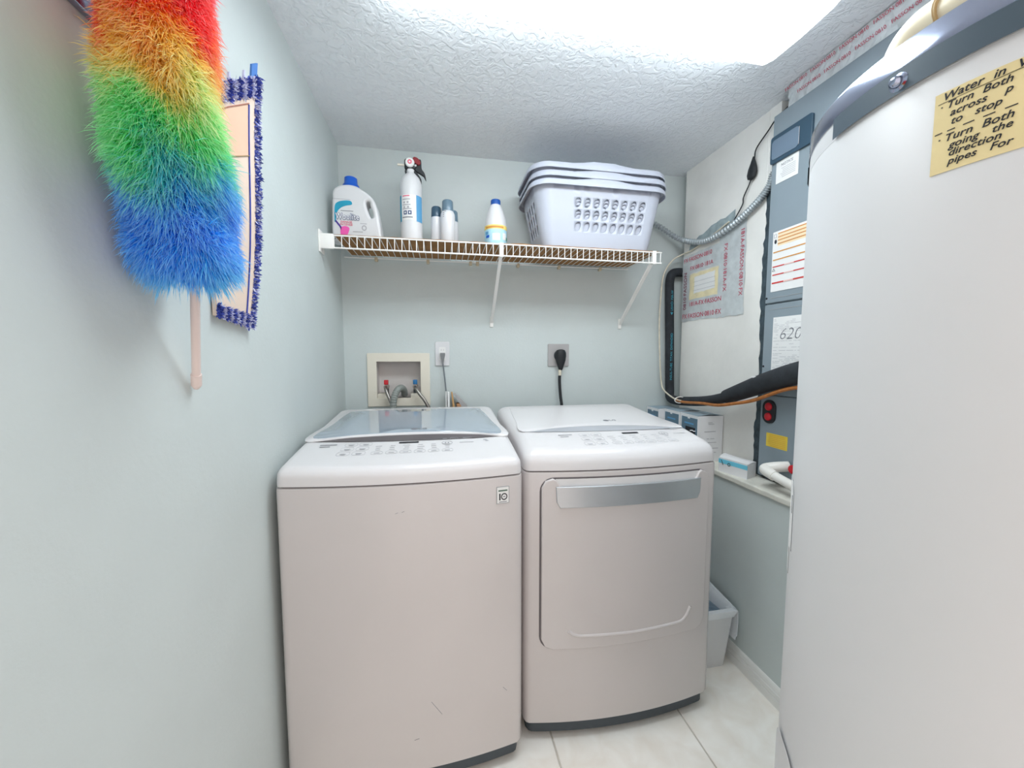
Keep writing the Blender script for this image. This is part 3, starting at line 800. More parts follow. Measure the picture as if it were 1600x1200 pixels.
# foil sealing tape between the cabinet top and ceiling
foil = thing('foil_strip', 'crumpled foil tape with red print sealing cabinet top to ceiling', 'foil tape', (1.33, 1.05, 2.2))
bm = bmesh.new(); ny, nx = 46, 6; G = []
for i in range(ny+1):
    y = 0.72 + (1.292-0.72)*i/ny
    G.append([bm.verts.new((1.262 + 0.026*j/nx + random.uniform(-.002, .002) + (0.02*(1-j/nx)*max(0, (y-1.26)/0.03)), y + random.uniform(-.002, .002), 2.2625 - 0.060*(j/nx)**1.3 + random.uniform(-.0022, 0.0))) for j in range(nx+1)])
for i in range(ny):
    for j in range(nx): bm.faces.new((G[i][j], G[i+1][j], G[i+1][j+1], G[i][j+1]))
put(obj('foil', bm, M_FOIL, smooth=False), foil)
for k in range(6):
    for t_, dz_ in ((0.25, 0), (0.7, 0)):
        y = 1.285 - 0.098*k - (0.04 if t_ > 0.5 else 0); x = 1.262 + 0.026*t_; z = 2.2625 - 0.060*t_**1.3 - 0.004
        put(text('red_print', 'FASSON\u00b70810', 0.0145, M_FREDINK, (x - 0.004, y, z), (0, -1, 0), (-0.026, 0, 0.06), extrude=0.0002), foil)

# suction and liquid lines
sl = thing('insulated_suction_line', 'thick black foam-insulated refrigerant pipe bending along the white panel', 'pipe', (1.25, 1.9, 1.04))
put(obj('thick_sleeve', tb([(1.262, 0.98, 1.262), (1.225, 1.12, 1.222), (1.222, 1.25, 1.180), (1.226, 1.36, 1.140), (1.232, 1.475, 1.098)], lambda t: 0.040 - 0.009*t*t, 20, smooth=6), M_FOAM), sl)
put(obj('thin_sleeve', tb([(1.231, 1.46, 1.100), (1.238, 1.60, 1.066), (1.245, 1.76, 1.044), (1.250, 1.88, 1.036), (1.262, 1.945, 1.045), (1.272, 1.966, 1.085), (1.270, 1.968, 1.16), (1.262, 1.968, 1.40), (1.254, 1.968, 1.62), (1.254, 1.968, 1.69), (1.266, 1.968, 1.727), (1.30, 1.968, 1.738), (1.40, 1.968, 1.738)], 0.0235, 16, smooth=8), M_FOAM), sl)
for z, s in ((1.50, '\u25c4 USW\u25b7 FSR-W'), (1.14, 'INSUL-TUBE  TITAN  EXPANDED')):
    put(text('sleeve_print', s, 0.018, mat('teal_sleeve_print', srgb(60, 150, 170), 0.6), (1.268 if z < 1.3 else 1.262, 1.9425, z), (-0.01, 0, 1), (-1, 0, 0), extrude=0.0003), sl)
put(obj('scuff', bx(1.198, 1.206, 1.285, 1.31, 1.192, 1.1975), M_PAPER, smooth=False), sl)
tag(obj('copper_line', tb([(1.225, 0.98, 1.185), (1.21, 1.15, 1.162), (1.208, 1.30, 1.104), (1.205, 1.40, 1.078), (1.208, 1.50, 1.058), (1.214, 1.62, 1.052), (1.222, 1.76, 1.040), (1.226, 1.84, 1.045)], 0.0072, 10, smooth=8), M_COPPER), 'thin bare copper tube running beneath the black insulated pipe', 'pipe')
tag(obj('control_cable', tb([(1.220, 1.78, 1.044), (1.222, 1.85, 1.05), (1.215, 1.93, 1.085), (1.212, 1.955, 1.13), (1.204, 1.962, 1.25), (1.196, 1.965, 1.45), (1.200, 1.965, 1.60), (1.212, 1.962, 1.72), (1.255, 1.955, 1.795), (1.300, 1.935, 1.825), (1.311, 1.86, 1.832), (1.311, 1.75, 1.852), (1.309, 1.60, 1.89)], 0.0042, 8, smooth=8), M_IVORY), 'ivory control cable looping up the back wall beside black pipe', 'cable')
tie = [(1.219 + 0.030*math.cos(a), 1.79, 1.048 + 0.016*math.sin(a)) for a in [2*PI*k/20 for k in range(21)]]
tag(obj('zip_tie', tb(tie, 0.0025, 6), M_PVC), 'white zip tie around the copper tube and cable', 'zip tie')
# flexible conduit
cp = catmull([(1.10, 1.985, 2.02), (1.18, 1.962, 1.975), (1.255, 1.93, 1.915), (1.294, 1.87, 1.878), (1.298, 1.76, 1.846), (1.298, 1.66, 1.846), (1.298, 1.55, 1.866), (1.298, 1.47, 1.893), (1.298, 1.41, 1.922), (1.300, 1.375, 1.955), (1.305, 1.36, 2.0)], 60)
tag(obj('flexible_conduit', tube(bmesh.new(), cp, lambda t: 0.0125 + 0.0028*math.sin(t*len(cp)*PI*0.2), 12), M_CONDUIT, angle=80), 'ribbed grey metal conduit curving across the white panel', 'conduit')
wj = thing('spliced_wire', 'thin dark wire with black taped splice hanging by the cabinet', 'wire', (1.31, 1.47, 2.1))
put(obj('wire', tb([(1.300, 1.30, 2.215), (1.302, 1.36, 2.20), (1.306, 1.40, 2.178), (1.306, 1.455, 2.140), (1.306, 1.464, 2.105), (1.306, 1.470, 2.06), (1.306, 1.482, 2.015), (1.306, 1.515, 1.965), (1.306, 1.520, 1.935), (1.300, 1.56, 1.880)], 0.0028, 6, smooth=6), M_BLACK), wj)
bm = bmesh.new(); loft(bm, [[(1.305 + rx*math.cos(2*PI*k/10)*(1+0.15*(k % 2)), 1.468 + dy + ry*math.sin(2*PI*k/10), z) for k in range(10)] for rx, ry, dy, z in ((0.003, 0.003, 0, 2.112), (0.007, 0.012, 0.001, 2.09), (0.010, 0.021, 0.003, 2.068), (0.011, 0.026, 0.004, 2.045), (0.009, 0.020, 0.006, 2.028), (0.003, 0.005, 0.006, 2.02))])
put(obj('tape_wrap', bm, M_BLACK, smooth=False), wj)
# condensate drain
cd = thing('condensate_pipe', 'white plastic drain pipe with elbow at the cabinet base', 'pipe', (1.21, 1.2, ZLEDGE))
put(obj('elbow', tb([(1.283, 1.205, 0.862), (1.25, 1.222, 0.857), (1.225, 1.238, 0.850), (1.212, 1.238, 0.846), (1.208, 1.225, 0.842), (1.208, 1.19, 0.834)], 0.0195, 16, smooth=6), M_PVC), cd)
put(obj('pipe', tb([(1.208, 1.20, 0.836), (1.207, 1.05, 0.812), (1.206, 0.80, 0.80)], 0.0165, 16), M_PVC), cd)
put(obj('pipe_support', bx(1.20, 1.214, 1.02, 1.04, ZLEDGE, 0.798), M_DARK, smooth=False), cd)

# foil tape patch with paper label on the white panel
px = 1.318
fpt = thing('foil_tape_patch', 'silver foil tape frame with red print around a paper label', 'foil tape', (px, 1.72, 1.46))
def crinkled(name, y0, y1, z0, z1, d, m, n=8, parent=fpt, amp=0.0009):
    bm = bmesh.new(); k = max(2, int(abs(z1-z0)/0.02)); G = []
    for i in range(n+1):
        G.append([bm.verts.new((px - d - random.uniform(0, amp), y0+(y1-y0)*i/n + (random.uniform(-.003, .003) if i in (0, n) else 0), z0+(z1-z0)*j/k + (random.uniform(-.003, .003) if j in (0, k) else 0))) for j in range(k+1)])
    for i in range(n):
        for j in range(k): bm.faces.new((G[i][j], G[i+1][j], G[i+1][j+1], G[i][j+1]))
    return put(obj(name, bm, m), parent)
crinkled('tape_strip', 1.53, 1.944, 1.712, 1.815, 0.0012, M_FOIL, 12)
crinkled('tape_strip', 1.50, 1.665, 1.46, 1.885, 0.0020, M_FOIL)
crinkled('tape_strip', 1.58, 1.944, 1.463, 1.575, 0.0016, M_FOIL, 12)
crinkled('tape_strip', 1.880, 1.944, 1.50, 1.76, 0.0026, M_FOIL)
crinkled('paper_label', 1.658, 1.884, 1.570, 1.708, 0.0008, mat('aged_label', srgb(226, 214, 176), 0.8, var=0.14, vscale=18))
crinkled('label_paper', 1.69, 1.845, 1.605, 1.69, 0.0018, M_PAPER, amp=0.0003)
for k in range(3): put(obj('label_line', bx(px-0.0026, px-0.0022, 1.685, 1.85, 1.618+0.022*k, 1.6195+0.022*k), M_LIGHTINK, smooth=False), fpt)
tk = dict(extrude=0.0002)
put(text('red_print', 'FX\u00b7FASSON\u00b70810\u00b7FX', 0.034, M_FREDINK, (px-0.0032, 1.935, 1.478), (0, -1, 0), (0, 0, 1), **tk), fpt)
put(text('red_print', '181A-FX\u00b7FASSON', 0.032, M_FREDINK, (px-0.0032, 1.880, 1.540), (0, -1, 0), (0, 0, 1), **tk), fpt)
put(text('red_print', 'FX\u00b70810\u00b7181A', 0.030, M_FREDINK, (px-0.0032, 1.880, 1.728), (0, -1, 0), (0, 0, 1), **tk), fpt)
put(text('red_print', 'FX\u00b7FASSON\u00b70810', 0.030, M_FREDINK, (px-0.0032, 1.935, 1.778), (0, -1, 0), (0, 0, 1), **tk), fpt)
put(text('red_print', '0810\u00b7FASSON', 0.034, mat('dark_red_foil_print', srgb(130, 30, 70), 0.6), (px-0.0042, 1.905, 1.525), (0, 0, 1), (0, 1, 0), **tk), fpt)
put(text('red_print', 'FX\u00b70810\u00b7181A-FX', 0.030, M_FREDINK, (px-0.0035, 1.630, 1.800), (0, 0, -1), (0, -1, 0), **tk), fpt)
put(text('red_print', '181A-FASSON\u00b70810\u00b7FX', 0.030, M_FREDINK, (px-0.0035, 1.530, 1.840), (0, 0, -1), (0, -1, 0), **tk), fpt)
# grey cloth scrap above the tape
sp = thing('tape_scrap', 'torn grey tape scrap under the conduit on white panel', 'tape', (px, 1.7, 1.86))
bm = bmesh.new(); a = [bm.verts.new((px-0.0015-random.uniform(0, .002), 1.90-0.33*k/10, 1.832+0.006*k+random.uniform(-.006, .004))) for k in range(11)]
b = [bm.verts.new((px-0.002-random.uniform(0, .003), 1.88-0.31*k/10, 1.875+0.0060*k+random.uniform(-.008, .01))) for k in range(11)]
for k in range(10): bm.faces.new((a[k], a[k+1], b[k+1], b[k]))
put(obj('scrap', bm, mat('grey_cloth_tape', srgb(150, 164, 168), 0.6, var=0.2, vscale=40), smooth=False), sp)

# ================================================================== boxes on the ledge
def carton(name, label, x0, x1, y0, y1, z0, z1, group=None, flap=True):
    t = thing(name, label, 'box', ((x0+x1)/2, (y0+y1)/2, z0), group)
    put(obj('carton', bx(x0, x1, y0, y1, z0, z1-0.002, bev=0.0012, seg=1), M_BOXW, smooth=False), t)
    put(obj('printed_face', bx(x0-0.0008, x0+0.0005, y0+0.004, y1-0.012, z0+0.01, z1-0.016), M_BOXB, smooth=False), t)
    if flap:
        bm = bmesh.new(); n = 8; A, B = [], []
        for k in range(n+1):
            u = k/n; h = 0.006*(1-(2*u-1)**2)
            A.append(bm.verts.new((x0+(x1-x0)*u, y0, z1-0.002+h))); B.append(bm.verts.new((x0+(x1-x0)*u, y1, z1-0.001)))
        for k in range(n): bm.faces.new((A[k], A[k+1], B[k+1], B[k]))
        put(obj('top_flap', bm, mat('carton_top', srgb(150, 168, 180), 0.6)), t)
        put(obj('tab', bx(x0-0.0014, x0, (y0+y1)/2-0.008, (y0+y1)/2+0.008, z1-0.022, z1-0.010), M_BOXW, smooth=False), t)
    put(obj('print_line', bx(x0-0.0016, x0-0.0006, y0+0.03, y1-0.035, z1-0.048, z1-0.041), M_LBLUE, smooth=False), t)
    return t
GB = 'slate and white cartons in a row on the ledge'
c1 = carton('light_carton', 'blue and white carton nearest the camera in the row of three', 1.18, 1.314, 1.590, 1.724, ZLEDGE, 0.996, GB)
put(obj('picture', bx(1.1782, 1.1795, 1.607, 1.680, 0.900, 0.935), M_INK, smooth=False), c1)
bm = bmesh.new()
for (x, z, w) in ((1.245, 0.962, 0.022), (1.250, 0.955, 0.030), (1.245, 0.920, 0.06), (1.258, 0.886, 0.02), (1.235, 0.886, 0.012), (1.245, 0.868, 0.07), (1.25, 0.84, 0.08), (1.25, 0.82, 0.06)):
    box(bm, x-w/2, x+w/2, 1.5888, 1.590, z-0.0012, z+0.0012)
fine(put(obj('side_print', bm, M_LIGHTINK, smooth=False), c1))
carton('light_carton', 'middle blue and white carton in the row of three on ledge', 1.178, 1.312, 1.732, 1.866, ZLEDGE, 0.997, GB)
carton('light_carton', 'farthest blue and white carton, against the back wall', 1.150, 1.284, 1.872, 1.994, ZLEDGE, 0.993, GB)
t = thing('glove_box', 'flat white box with a cyan stripe on the ledge', 'box', (1.24, 1.39, ZLEDGE))
bm = bmesh.new(); gp = [(1.215, 1.325), (1.285, 1.357), (1.262, 1.490), (1.188, 1.455)]
loft(bm, [[(x, y, z) for x, y in gp] for z in (ZLEDGE, ZLEDGE+0.060)]); put(obj('carton', bm, M_BOXW, smooth=False), t)
def lerp(a, b, u): return (a[0]+(b[0]-a[0])*u, a[1]+(b[1]-a[1])*u)
e = Vector((gp[3][0]-gp[0][0], gp[3][1]-gp[0][1], 0)); nn = Vector((-e.y, e.x, 0)).normalized()*0.0008
bm = bmesh.new(); loft(bm, [[(gp[0][0]+nn.x, gp[0][1]+nn.y, z) for z in (ZLEDGE+0.038, ZLEDGE+0.056)] + [(gp[0][0], gp[0][1], z) for z in (ZLEDGE+0.056, ZLEDGE+0.038)], [(gp[3][0]+nn.x, gp[3][1]+nn.y, z) for z in (ZLEDGE+0.038, ZLEDGE+0.056)] + [(gp[3][0], gp[3][1], z) for z in (ZLEDGE+0.056, ZLEDGE+0.038)]])
put(obj('cyan_stripe', bm, M_CYAN, smooth=False), t)
bm = bmesh.new(); A = [bm.verts.new((*lerp(gp[0], gp[1], k/6), ZLEDGE+0.061+0.002*math.sin(PI*k/6))) for k in range(7)]; B = [bm.verts.new((*lerp(gp[3], gp[2], k/6), ZLEDGE+0.061+0.010*math.sin(PI*k/6))) for k in range(7)]
for k in range(6): bm.faces.new((A[k], A[k+1], B[k+1], B[k]))
put(obj('top_flap', bm, M_BOXW), t)
sq = lerp(gp[0], gp[3], 0.62); put(flat('ring_mark', ellipse(0.007, 0.007), M_DARK, (sq[0]+nn.x*1.8, sq[1]+nn.y*1.8, ZLEDGE+0.040), tuple(-e), (0, 0, 1), holes=[ellipse(0.0045, 0.0045)], extrude=0.0002), t)
sq = lerp(gp[0], gp[3], 0.86); put(flat('slot_mark', [(-0.006, 0.016), (-0.003, 0.016), (0.006, -0.004), (0.002, -0.004)], M_DARK, (sq[0]+nn.x*1.8, sq[1]+nn.y*1.8, ZLEDGE+0.036), tuple(-e), (0, 0, 1), extrude=0.0002), t)

# ================================================================== trash can
tr = thing('waste_bin', 'white plastic waste bin with a liner beside the dryer', 'bin', (1.05, 1.40, 0))
def rr3(x0, x1, y0, y1, z, r=0.02):
    return [(x, y, z) for x, y in rrect(x1-x0, y1-y0, r, 4, (x0+x1)/2, (y0+y1)/2)]
bm = bmesh.new()
loft(bm, [rr3(0.972, 1.142, 1.312, 1.50, 0.0), rr3(0.956, 1.152, 1.285, 1.52, 0.228), rr3(0.950, 1.158, 1.279, 1.526, 0.232), rr3(0.950, 1.158, 1.279, 1.526, 0.252), rr3(0.962, 1.146, 1.291, 1.514, 0.252), rr3(0.966, 1.142, 1.296, 1.509, 0.22), rr3(0.982, 1.132, 1.322, 1.49, 0.012)])
put(obj('bucket', bm, M_PLASTIC), tr)
bm = bmesh.new(); rg = []
for d, z in ((-0.004, 0.236), (-0.006, 0.246), (-0.006, 0.257), (0.006, 0.262), (0.020, 0.250), (0.030, 0.20)):
    base = rr3(0.952+d, 1.156-d, 1.281+d, 1.524-d, z)
    rg.append([(x + random.uniform(-.0025, .0025), y + random.uniform(-.0025, .0025), zz + random.uniform(-.005, .005) + (0.030*max(0, (y-1.40)/0.12) if zz > 0.24 else 0)) for x, y, zz in base])
loft(bm, rg, cap0=False, cap1=False); put(obj('liner', bm, M_LINER), tr)
bm = bmesh.new(); loft(bm, [[(1.05+(x-1.05)*s, 1.40+(y-1.40)*s, z+random.uniform(-.012, .012)) for x, y, z in rr3(0.985, 1.125, 1.32, 1.49, 0.0)] for s, z in ()] or [[(x, y, 0.226+random.uniform(-.010, .010)) for x, y, z in rr3(0.975, 1.130, 1.306, 1.50, 0)], [(1.05+(x-1.05)*.6, 1.40+(y-1.40)*.6, 0.238+random.uniform(-.02, .02)) for x, y, z in rr3(0.975, 1.130, 1.306, 1.50, 0)], [(1.05+(x-1.05)*.1, 1.40+(y-1.40)*.1, 0.22) for x, y, z in rr3(0.975, 1.130, 1.306, 1.50, 0)]], cap0=False)
put(obj('crumpled_bag', bm, M_LINERB), tr)
bm = bmesh.new(); fl = [(1.156, 0.262), (1.166, 0.250), (1.168, 0.20), (1.166, 0.145), (1.160, 0.128)]
loft(bm, [[(x, y, z + (0.012 if i == 4 else 0)*abs(s)) for i, (x, z) in enumerate(fl)] + [(x-0.003, y, z) for x, z in fl[::-1]] for s, y in ((-1, 1.284), (0, 1.31), (1, 1.36))])
put(obj('liner_flap', bm, M_LINER), tr)

# ================================================================== wire shelf
SX0, SX1, SY0, SY1, SZ = -0.415, 1.012, 1.660, 1.985, 1.752
shelf = thing('wire_shelf', 'white wire shelf on the back wall above the washer', 'shelf', (0.3, 1.85, SZ))
def rod(name, a, b, r, m=M_WIRE, seg=8): return put(obj(name, tb([a, b], r, seg), m), shelf)
LIPH = 0.048
rod('front_rail', (SX0, SY0, SZ), (SX1, SY0, SZ), 0.0032); rod('front_rail', (SX0, SY0, SZ-LIPH), (SX1, SY0, SZ-LIPH), 0.0034)
rod('back_rail', (SX0-0.03, SY1, SZ-0.006), (SX1, SY1, SZ-0.006), 0.0032); rod('cross_rail', (SX0, 1.83, SZ-0.005), (SX1, 1.83, SZ-0.005), 0.003)
me = None; nw = 50
for k in range(nw):
    x = SX0 + 0.006 + (SX1-SX0-0.012)*k/(nw-1)
    if me is None:
        o = obj('deck_wire', tb([(0, SY0-1.85, -LIPH), (0, SY0-1.85-0.001, -0.006), (0, SY0-1.85+0.002, 0.0005), (0, SY0-1.85+0.010, 0.001), (0, SY1-1.85, 0.001)], 0.0018, 6), M_WIRE, shelf); me = o.data
    else:
        o = bpy.data.objects.new('deck_wire', me); COL.objects.link(o); o.parent = shelf
    o.location = (x - 0.3, 0, 0)
# wall end bracket
bm = bmesh.new(); box(bm, XL, XL+0.006, SY0-0.012, SY0+0.05, SZ-0.066, SZ+0.020, bev=0.002); box(bm, XL+0.004, SX0+0.004, SY0-0.005, SY0+0.008, SZ-0.052, SZ+0.006, bev=0.002)
put(obj('end_bracket', bm, M_WIRE), shelf)
def brace(x):
    bm = bmesh.new(); a = Vector((x, SY0+0.004, SZ-0.028)); b = Vector((x, YB-0.006, 1.452))
    d = (b-a).normalized(); up_ = Vector((0, d.z, -d.y)).normalized()
    w, h = 0.007, 0.006
    rings = []
    for q in (a, b): rings.append([tuple(q + Vector((sx*w, 0, 0)) + up_*(sz*h)) for sx, sz in ((-1, -1), (1, -1), (1, 1), (-1, 1))])
    loft(bm, rings); box(bm, x-0.009, x+0.009, YB-0.007, YB-0.0005, 1.425, 1.48, bev=0.003)
    box(bm, x-0.009, x+0.009, SY0-0.006, SY0+0.012, SZ-LIPH-0.006, SZ+0.006, bev=0.003)
    lathe(bm, [(0.0, 0.0)], c=(0, 0)) if False else None
    put(obj('brace', bm, M_WIRE, smooth=False), shelf)
brace(0.262); brace(0.975)
for x in (-0.30, -0.055, 0.155, 0.19, 0.40, 0.62, 0.85):
    put(obj('wall_clip', bx(x-0.007, x+0.007, SY1-0.008, YB-0.0005, SZ-0.020, SZ-0.001, bev=0.002), mat('tan_clip', srgb(206, 192, 164), 0.5)), shelf)
# cardboard sheets lying on the deck
def sheet(label, x0, x1, y0, y1, z, sag):
    bm = bmesh.new(); n = 28; rg = []
    T_, B_ = [], []
    for i in range(n+1):
        x = x0+(x1-x0)*i/n
        dz = sag*math.sin(i*0.9)*0.4
        e0 = random.uniform(-.003, .003)
        rg.append([(x, y0+e0, z+dz), (x, y1, z), (x, y1, z+0.004), (x, y0+e0, z+dz+0.0045)])
    loft(bm, rg); return tag(obj('cardboard_sheet', bm, M_CARD, smooth=False), label, 'cardboard')
sheet('brown cardboard sheet on shelf under the detergent jug and extinguisher', -0.41, 0.30, 1.668, 1.975, SZ+0.003, 0.001)
sheet('brown cardboard sheet on shelf under the laundry baskets', 0.302, 1.0, 1.664, 1.975, SZ+0.003, 0.002)
SB = SZ + 0.0085     # top of the cardboard

# ================================================================== things on the shelf
# detergent jug
jy = 1.80; K = 0.000243
def J(zx, zy): return (-0.461 + zx*K, 2.054 - zy*K)
jug = thing('detergent_jug', 'white detergent jug with blue cap and teal label on shelf', 'bottle', (-0.35, jy, SB))
ol = [J(*p) for p in ((96, 1205), (92, 1150), (90, 1000), (96, 760), (104, 560), (112, 500), (112, 410), (150, 335), (240, 280), (380, 258), (500, 276), (580, 320), (690, 390), (770, 465), (825, 570), (862, 740), (885, 900), (905, 1060), (908, 1150), (900, 1205), (500, 1205))]
hole = [J(*p) for p in ((675, 520), (722, 528), (728, 600), (758, 670), (772, 760), (742, 802), (712, 752), (672, 640), (658, 560))]
o = put(flat('body', smooth_loop(ol, 4), M_PLASTIC, (0, jy, 0), (1, 0, 0), (0, 0, 1), holes=[smooth_loop(hole, 4)], extrude=0.034, bevel=0.011, bres=4, smooth=True, inset=0.011), jug)
jc = J(385, 0)[0]
put(obj('cap', lt([(0.0, 2.036), (0.020, 2.036), (0.0255, 2.032), (0.0275, 2.008), (0.033, 2.002), (0.0355, 1.990), (0.0355, 1.980), (0.0, 1.980)], c=(jc, jy), seg=32), M_BLUE), jug)
fy = jy - 0.0455
def on_jug(name, loop, m, d=0.0, holes=()): return put(flat(name, loop, m, (0, fy - d, 0), (1, 0, 0), (0, 0, 1), holes=holes, extrude=0.0004), jug)
on_jug('teal_swoosh', smooth_loop([J(*p) for p in ((140, 890), (150, 640), (200, 570), (290, 540), (390, 535), (428, 560), (422, 600), (330, 622), (250, 660), (195, 720), (170, 800), (160, 880))], 4), M_TEAL)
on_jug('purple_swoosh', [J(*p) for p in ((140, 885), (165, 870), (250, 980), (245, 1040), (215, 980))], mat('purple_print', srgb(74, 50, 150), 0.5))
on_jug('magenta_swoosh', smooth_loop([J(*p) for p in ((235, 1000), (300, 965), (370, 985), (370, 1040), (330, 1120), (240, 1130))], 4), M_MAGENTA)
tx, tz = J(150, 855)
tm = text_mesh('Woolite', 0.0365, extrude=0.0003, offset=0.0003, spacing=1.12); tm.transform(Matrix.Diagonal((0.68, 1, 1, 1)))
FM = frame_mat((tx+0.002, fy-0.0006, tz), (1, 0, 0), (0, 0, 1))
put(obj('brand_outline', joinmesh([(tm, FM @ Matrix.Translation((0.0017*math.cos(k*PI/4), 0.0017*math.sin(k*PI/4), 0.00002*k))) for k in range(8)]), M_NAVYINK, smooth=False), jug)['kind'] = 'stuff'
tm.transform(frame_mat((tx+0.002, fy-0.0018, tz), (1, 0, 0), (0, 0, 1))); put(link('brand_text', tm, mat('white_print', (0.9, 0.9, 0.92), 0.5)), jug)
tx, tz = J(235, 910); put(text('label_text', 'DAMAGE', 0.0115, M_PINKINK, (tx, fy-0.0006, tz), (1, 0, 0), (0, 0, 1), spacing=0.95), jug)
tx, tz = J(225, 955); put(text('label_text', 'INTENSE', 0.0125, M_PINKINK, (tx, fy-0.0006, tz), (1, 0, 0), (0, 0, 1), spacing=1.05), jug)
on_jug('label_mark', rrect(0.05, 0.0022, 0.0005, cx=J(345, 0)[0], cy=J(0, 708)[1]), M_GREYINK)
on_jug('label_mark', rrect(0.026, 0.0022, 0.0005, cx=J(610, 0)[0], cy=J(0, 908)[1]), M_LIGHTINK)
on_jug('label_mark', ellipse(0.010, 0.011, cx=J(620, 0)[0], cy=J(0, 980)[1]), M_LIGHTINK, holes=[ellipse(0.006, 0.007, cx=J(620, 0)[0], cy=J(0, 980)[1])])
on_jug('label_mark', rrect(0.04, 0.003, 0.0005, cx=J(515, 0)[0], cy=J(0, 1050)[1]), M_LIGHTINK)
on_jug('shoulder_crease', rrect(0.072, 0.0012, 0.0004, cx=J(260, 0)[0], cy=J(0, 515)[1]), M_LIGHTINK)

# fire extinguisher
ex, ey = -0.118, 1.80
fe = thing('fire_extinguisher', 'white fire extinguisher with gauge and black lever on shelf', 'extinguisher', (ex, ey, SB))
put(obj('cylinder', lt([(0.0, SB), (0.040, SB), (0.0455, SB+0.005), (0.0465, SB+0.02), (0.0465, 2.015), (0.0445, 2.034), (0.037, 2.052), (0.024, 2.066), (0.0165, 2.074), (0.0165, 2.088), (0.0, 2.088)], c=(ex, ey), seg=48), M_PLASTIC), fe)
def ex_arc(name, a0, a1, z0, z1, m, d=0.0006):
    return put(obj(name, lt([(0.0465+d, z0), (0.0465+d, z1)], c=(ex, ey), seg=12, a0=math.radians(a0), a1=math.radians(a1)), m), fe)
ex_arc('label_paper', 190, 350, 1.862, 1.968, M_PAPER); ex_arc('label_side', 175, 214, 1.858, 1.968, M_TEAL, 0.0009); ex_arc('label_side', 300, 345, 1.858, 1.968, M_LBLUE, 0.0009)
for z, m_, a, b in ((1.962, M_PINKINK, 225, 265), (1.948, M_LIGHTINK, 225, 268), (1.925, M_LIGHTINK, 225, 270), (1.908, M_LIGHTINK, 225, 274), (1.873, M_GREYINK, 222, 280)): ex_arc('label_print', a, b, z-0.002, z+0.002, m_, 0.0012)
for a, z in ((230, 1.935), (250, 1.935), (230, 1.915), (252, 1.915)): ex_arc('label_print', a, a+10, z-0.004, z+0.004, M_LIGHTINK, 0.0012)
for a in (232, 256): ex_arc('class_icon', a, a+18, 1.884, 1.900, M_NAVYINK, 0.0013); ex_arc('class_icon', a+5, a+13, 1.888, 1.896, M_PAPER, 0.0017)
bm = bmesh.new(); box(bm, ex-0.026, ex+0.024, ey-0.016, ey+0.016, 2.086, 2.132, bev=0.010, seg=3)
put(obj('valve', bm, M_BLACK), fe)
g = put(obj('gauge', lt([(0.0, 0.008), (0.017, 0.008), (0.0195, 0.005), (0.0195, 0.0)], seg=28), M_PAPER), fe); g.rotation_euler = (PI/2, 0, 0); g.location = Vector((ex-0.002, ey-0.016, 2.112)) - fe.location
g2 = put(flat('gauge_dial', ellipse(0.009, 0.009), M_PINKINK, (ex-0.002, ey-0.0246, 2.113), (1, 0, 0), (0, 0, 1), holes=[ellipse(0.0045, 0.0045)], extrude=0.0003), fe); g2.parent = fe
put(obj('nozzle', tb([(ex-0.024, ey, 2.107), (ex-0.055, ey-0.004, 2.106)], 0.0045, 12), M_CREAM), fe)
put(flat('lever', smooth_loop([(ex+0.014, 2.098), (ex+0.018, 2.128), (ex+0.034, 2.132), (ex+0.044, 2.128), (ex+0.046, 2.095), (ex+0.058, 2.076), (ex+0.064, 2.052), (ex+0.056, 2.066), (ex+0.040, 2.076), (ex+0.026, 2.084)], 4), M_BLACK, (0, ey, 0), (1, 0, 0), (0, 0, 1), extrude=0.007, bevel=0.0015, smooth=True), fe)
put(flat('release_tab', smooth_loop([(ex+0.010, 2.116), (ex+0.014, 2.136), (ex+0.030, 2.134), (ex+0.042, 2.118), (ex+0.036, 2.108), (ex+0.022, 2.114)], 4), M_DRED, (0, ey-0.008, 0), (1, 0, 0), (0, 0, 1), extrude=0.006, bevel=0.0015, smooth=True), fe)
put(flat('lower_grip', smooth_loop([(ex+0.014, 2.078), (ex+0.022, 2.080), (ex+0.042, 2.052), (ex+0.044, 2.036), (ex+0.038, 2.040), (ex+0.018, 2.060)], 4), M_BLACK, (0, ey, 0), (1, 0, 0), (0, 0, 1), extrude=0.007, bevel=0.0015, smooth=True), fe)
put(flat('lower_grip', smooth_loop([(ex-0.024, 2.080), (ex-0.019, 2.080), (ex-0.013, 2.062), (ex-0.018, 2.062)], 3), M_BLACK, (0, ey, 0), (1, 0, 0), (0, 0, 1), extrude=0.007, bevel=0.001, smooth=True), fe)
put(obj('pull_pin', tb([(ex+0.018, ey-0.018, 2.100), (ex+0.026, ey-0.018, 2.102)], 0.004, 10), M_PLASTIC), fe)

# spray cans
def can(label, x, y, r, ht, capr, caph, cm):
    t = thing('spray_can', label, 'can', (x, y, SB), 'spray cans on the wire shelf')
    zb = SB+ht-caph
    put(obj('body', lt([(0.0, SB), (r-0.002, SB), (r, SB+0.003), (r, zb-0.022), (r*0.97, zb-0.012), (capr+0.001, zb-0.002), (capr-0.001, zb), (0.0, zb)], c=(x, y), seg=32), M_CANW), t)
    put(obj('cap', lt([(capr, zb-0.002), (capr+0.0005, zb+0.004), (capr-0.001, SB+ht-0.006), (capr-0.005, SB+ht-0.001), (capr*0.5, SB+ht), (0.0, SB+ht)], c=(x, y), seg=32), cm), t)
    return t
can('small white spray can with dark slate cap, left of the trio', -0.010, 1.80, 0.0245, 0.178, 0.0225, 0.046, M_CANCAP)
c2 = can('white spray can with grey-blue cap, front and tallest of the trio', 0.039, 1.765, 0.0315, 0.196, 0.0245, 0.047, M_CANCAP2)
bm = bmesh.new()
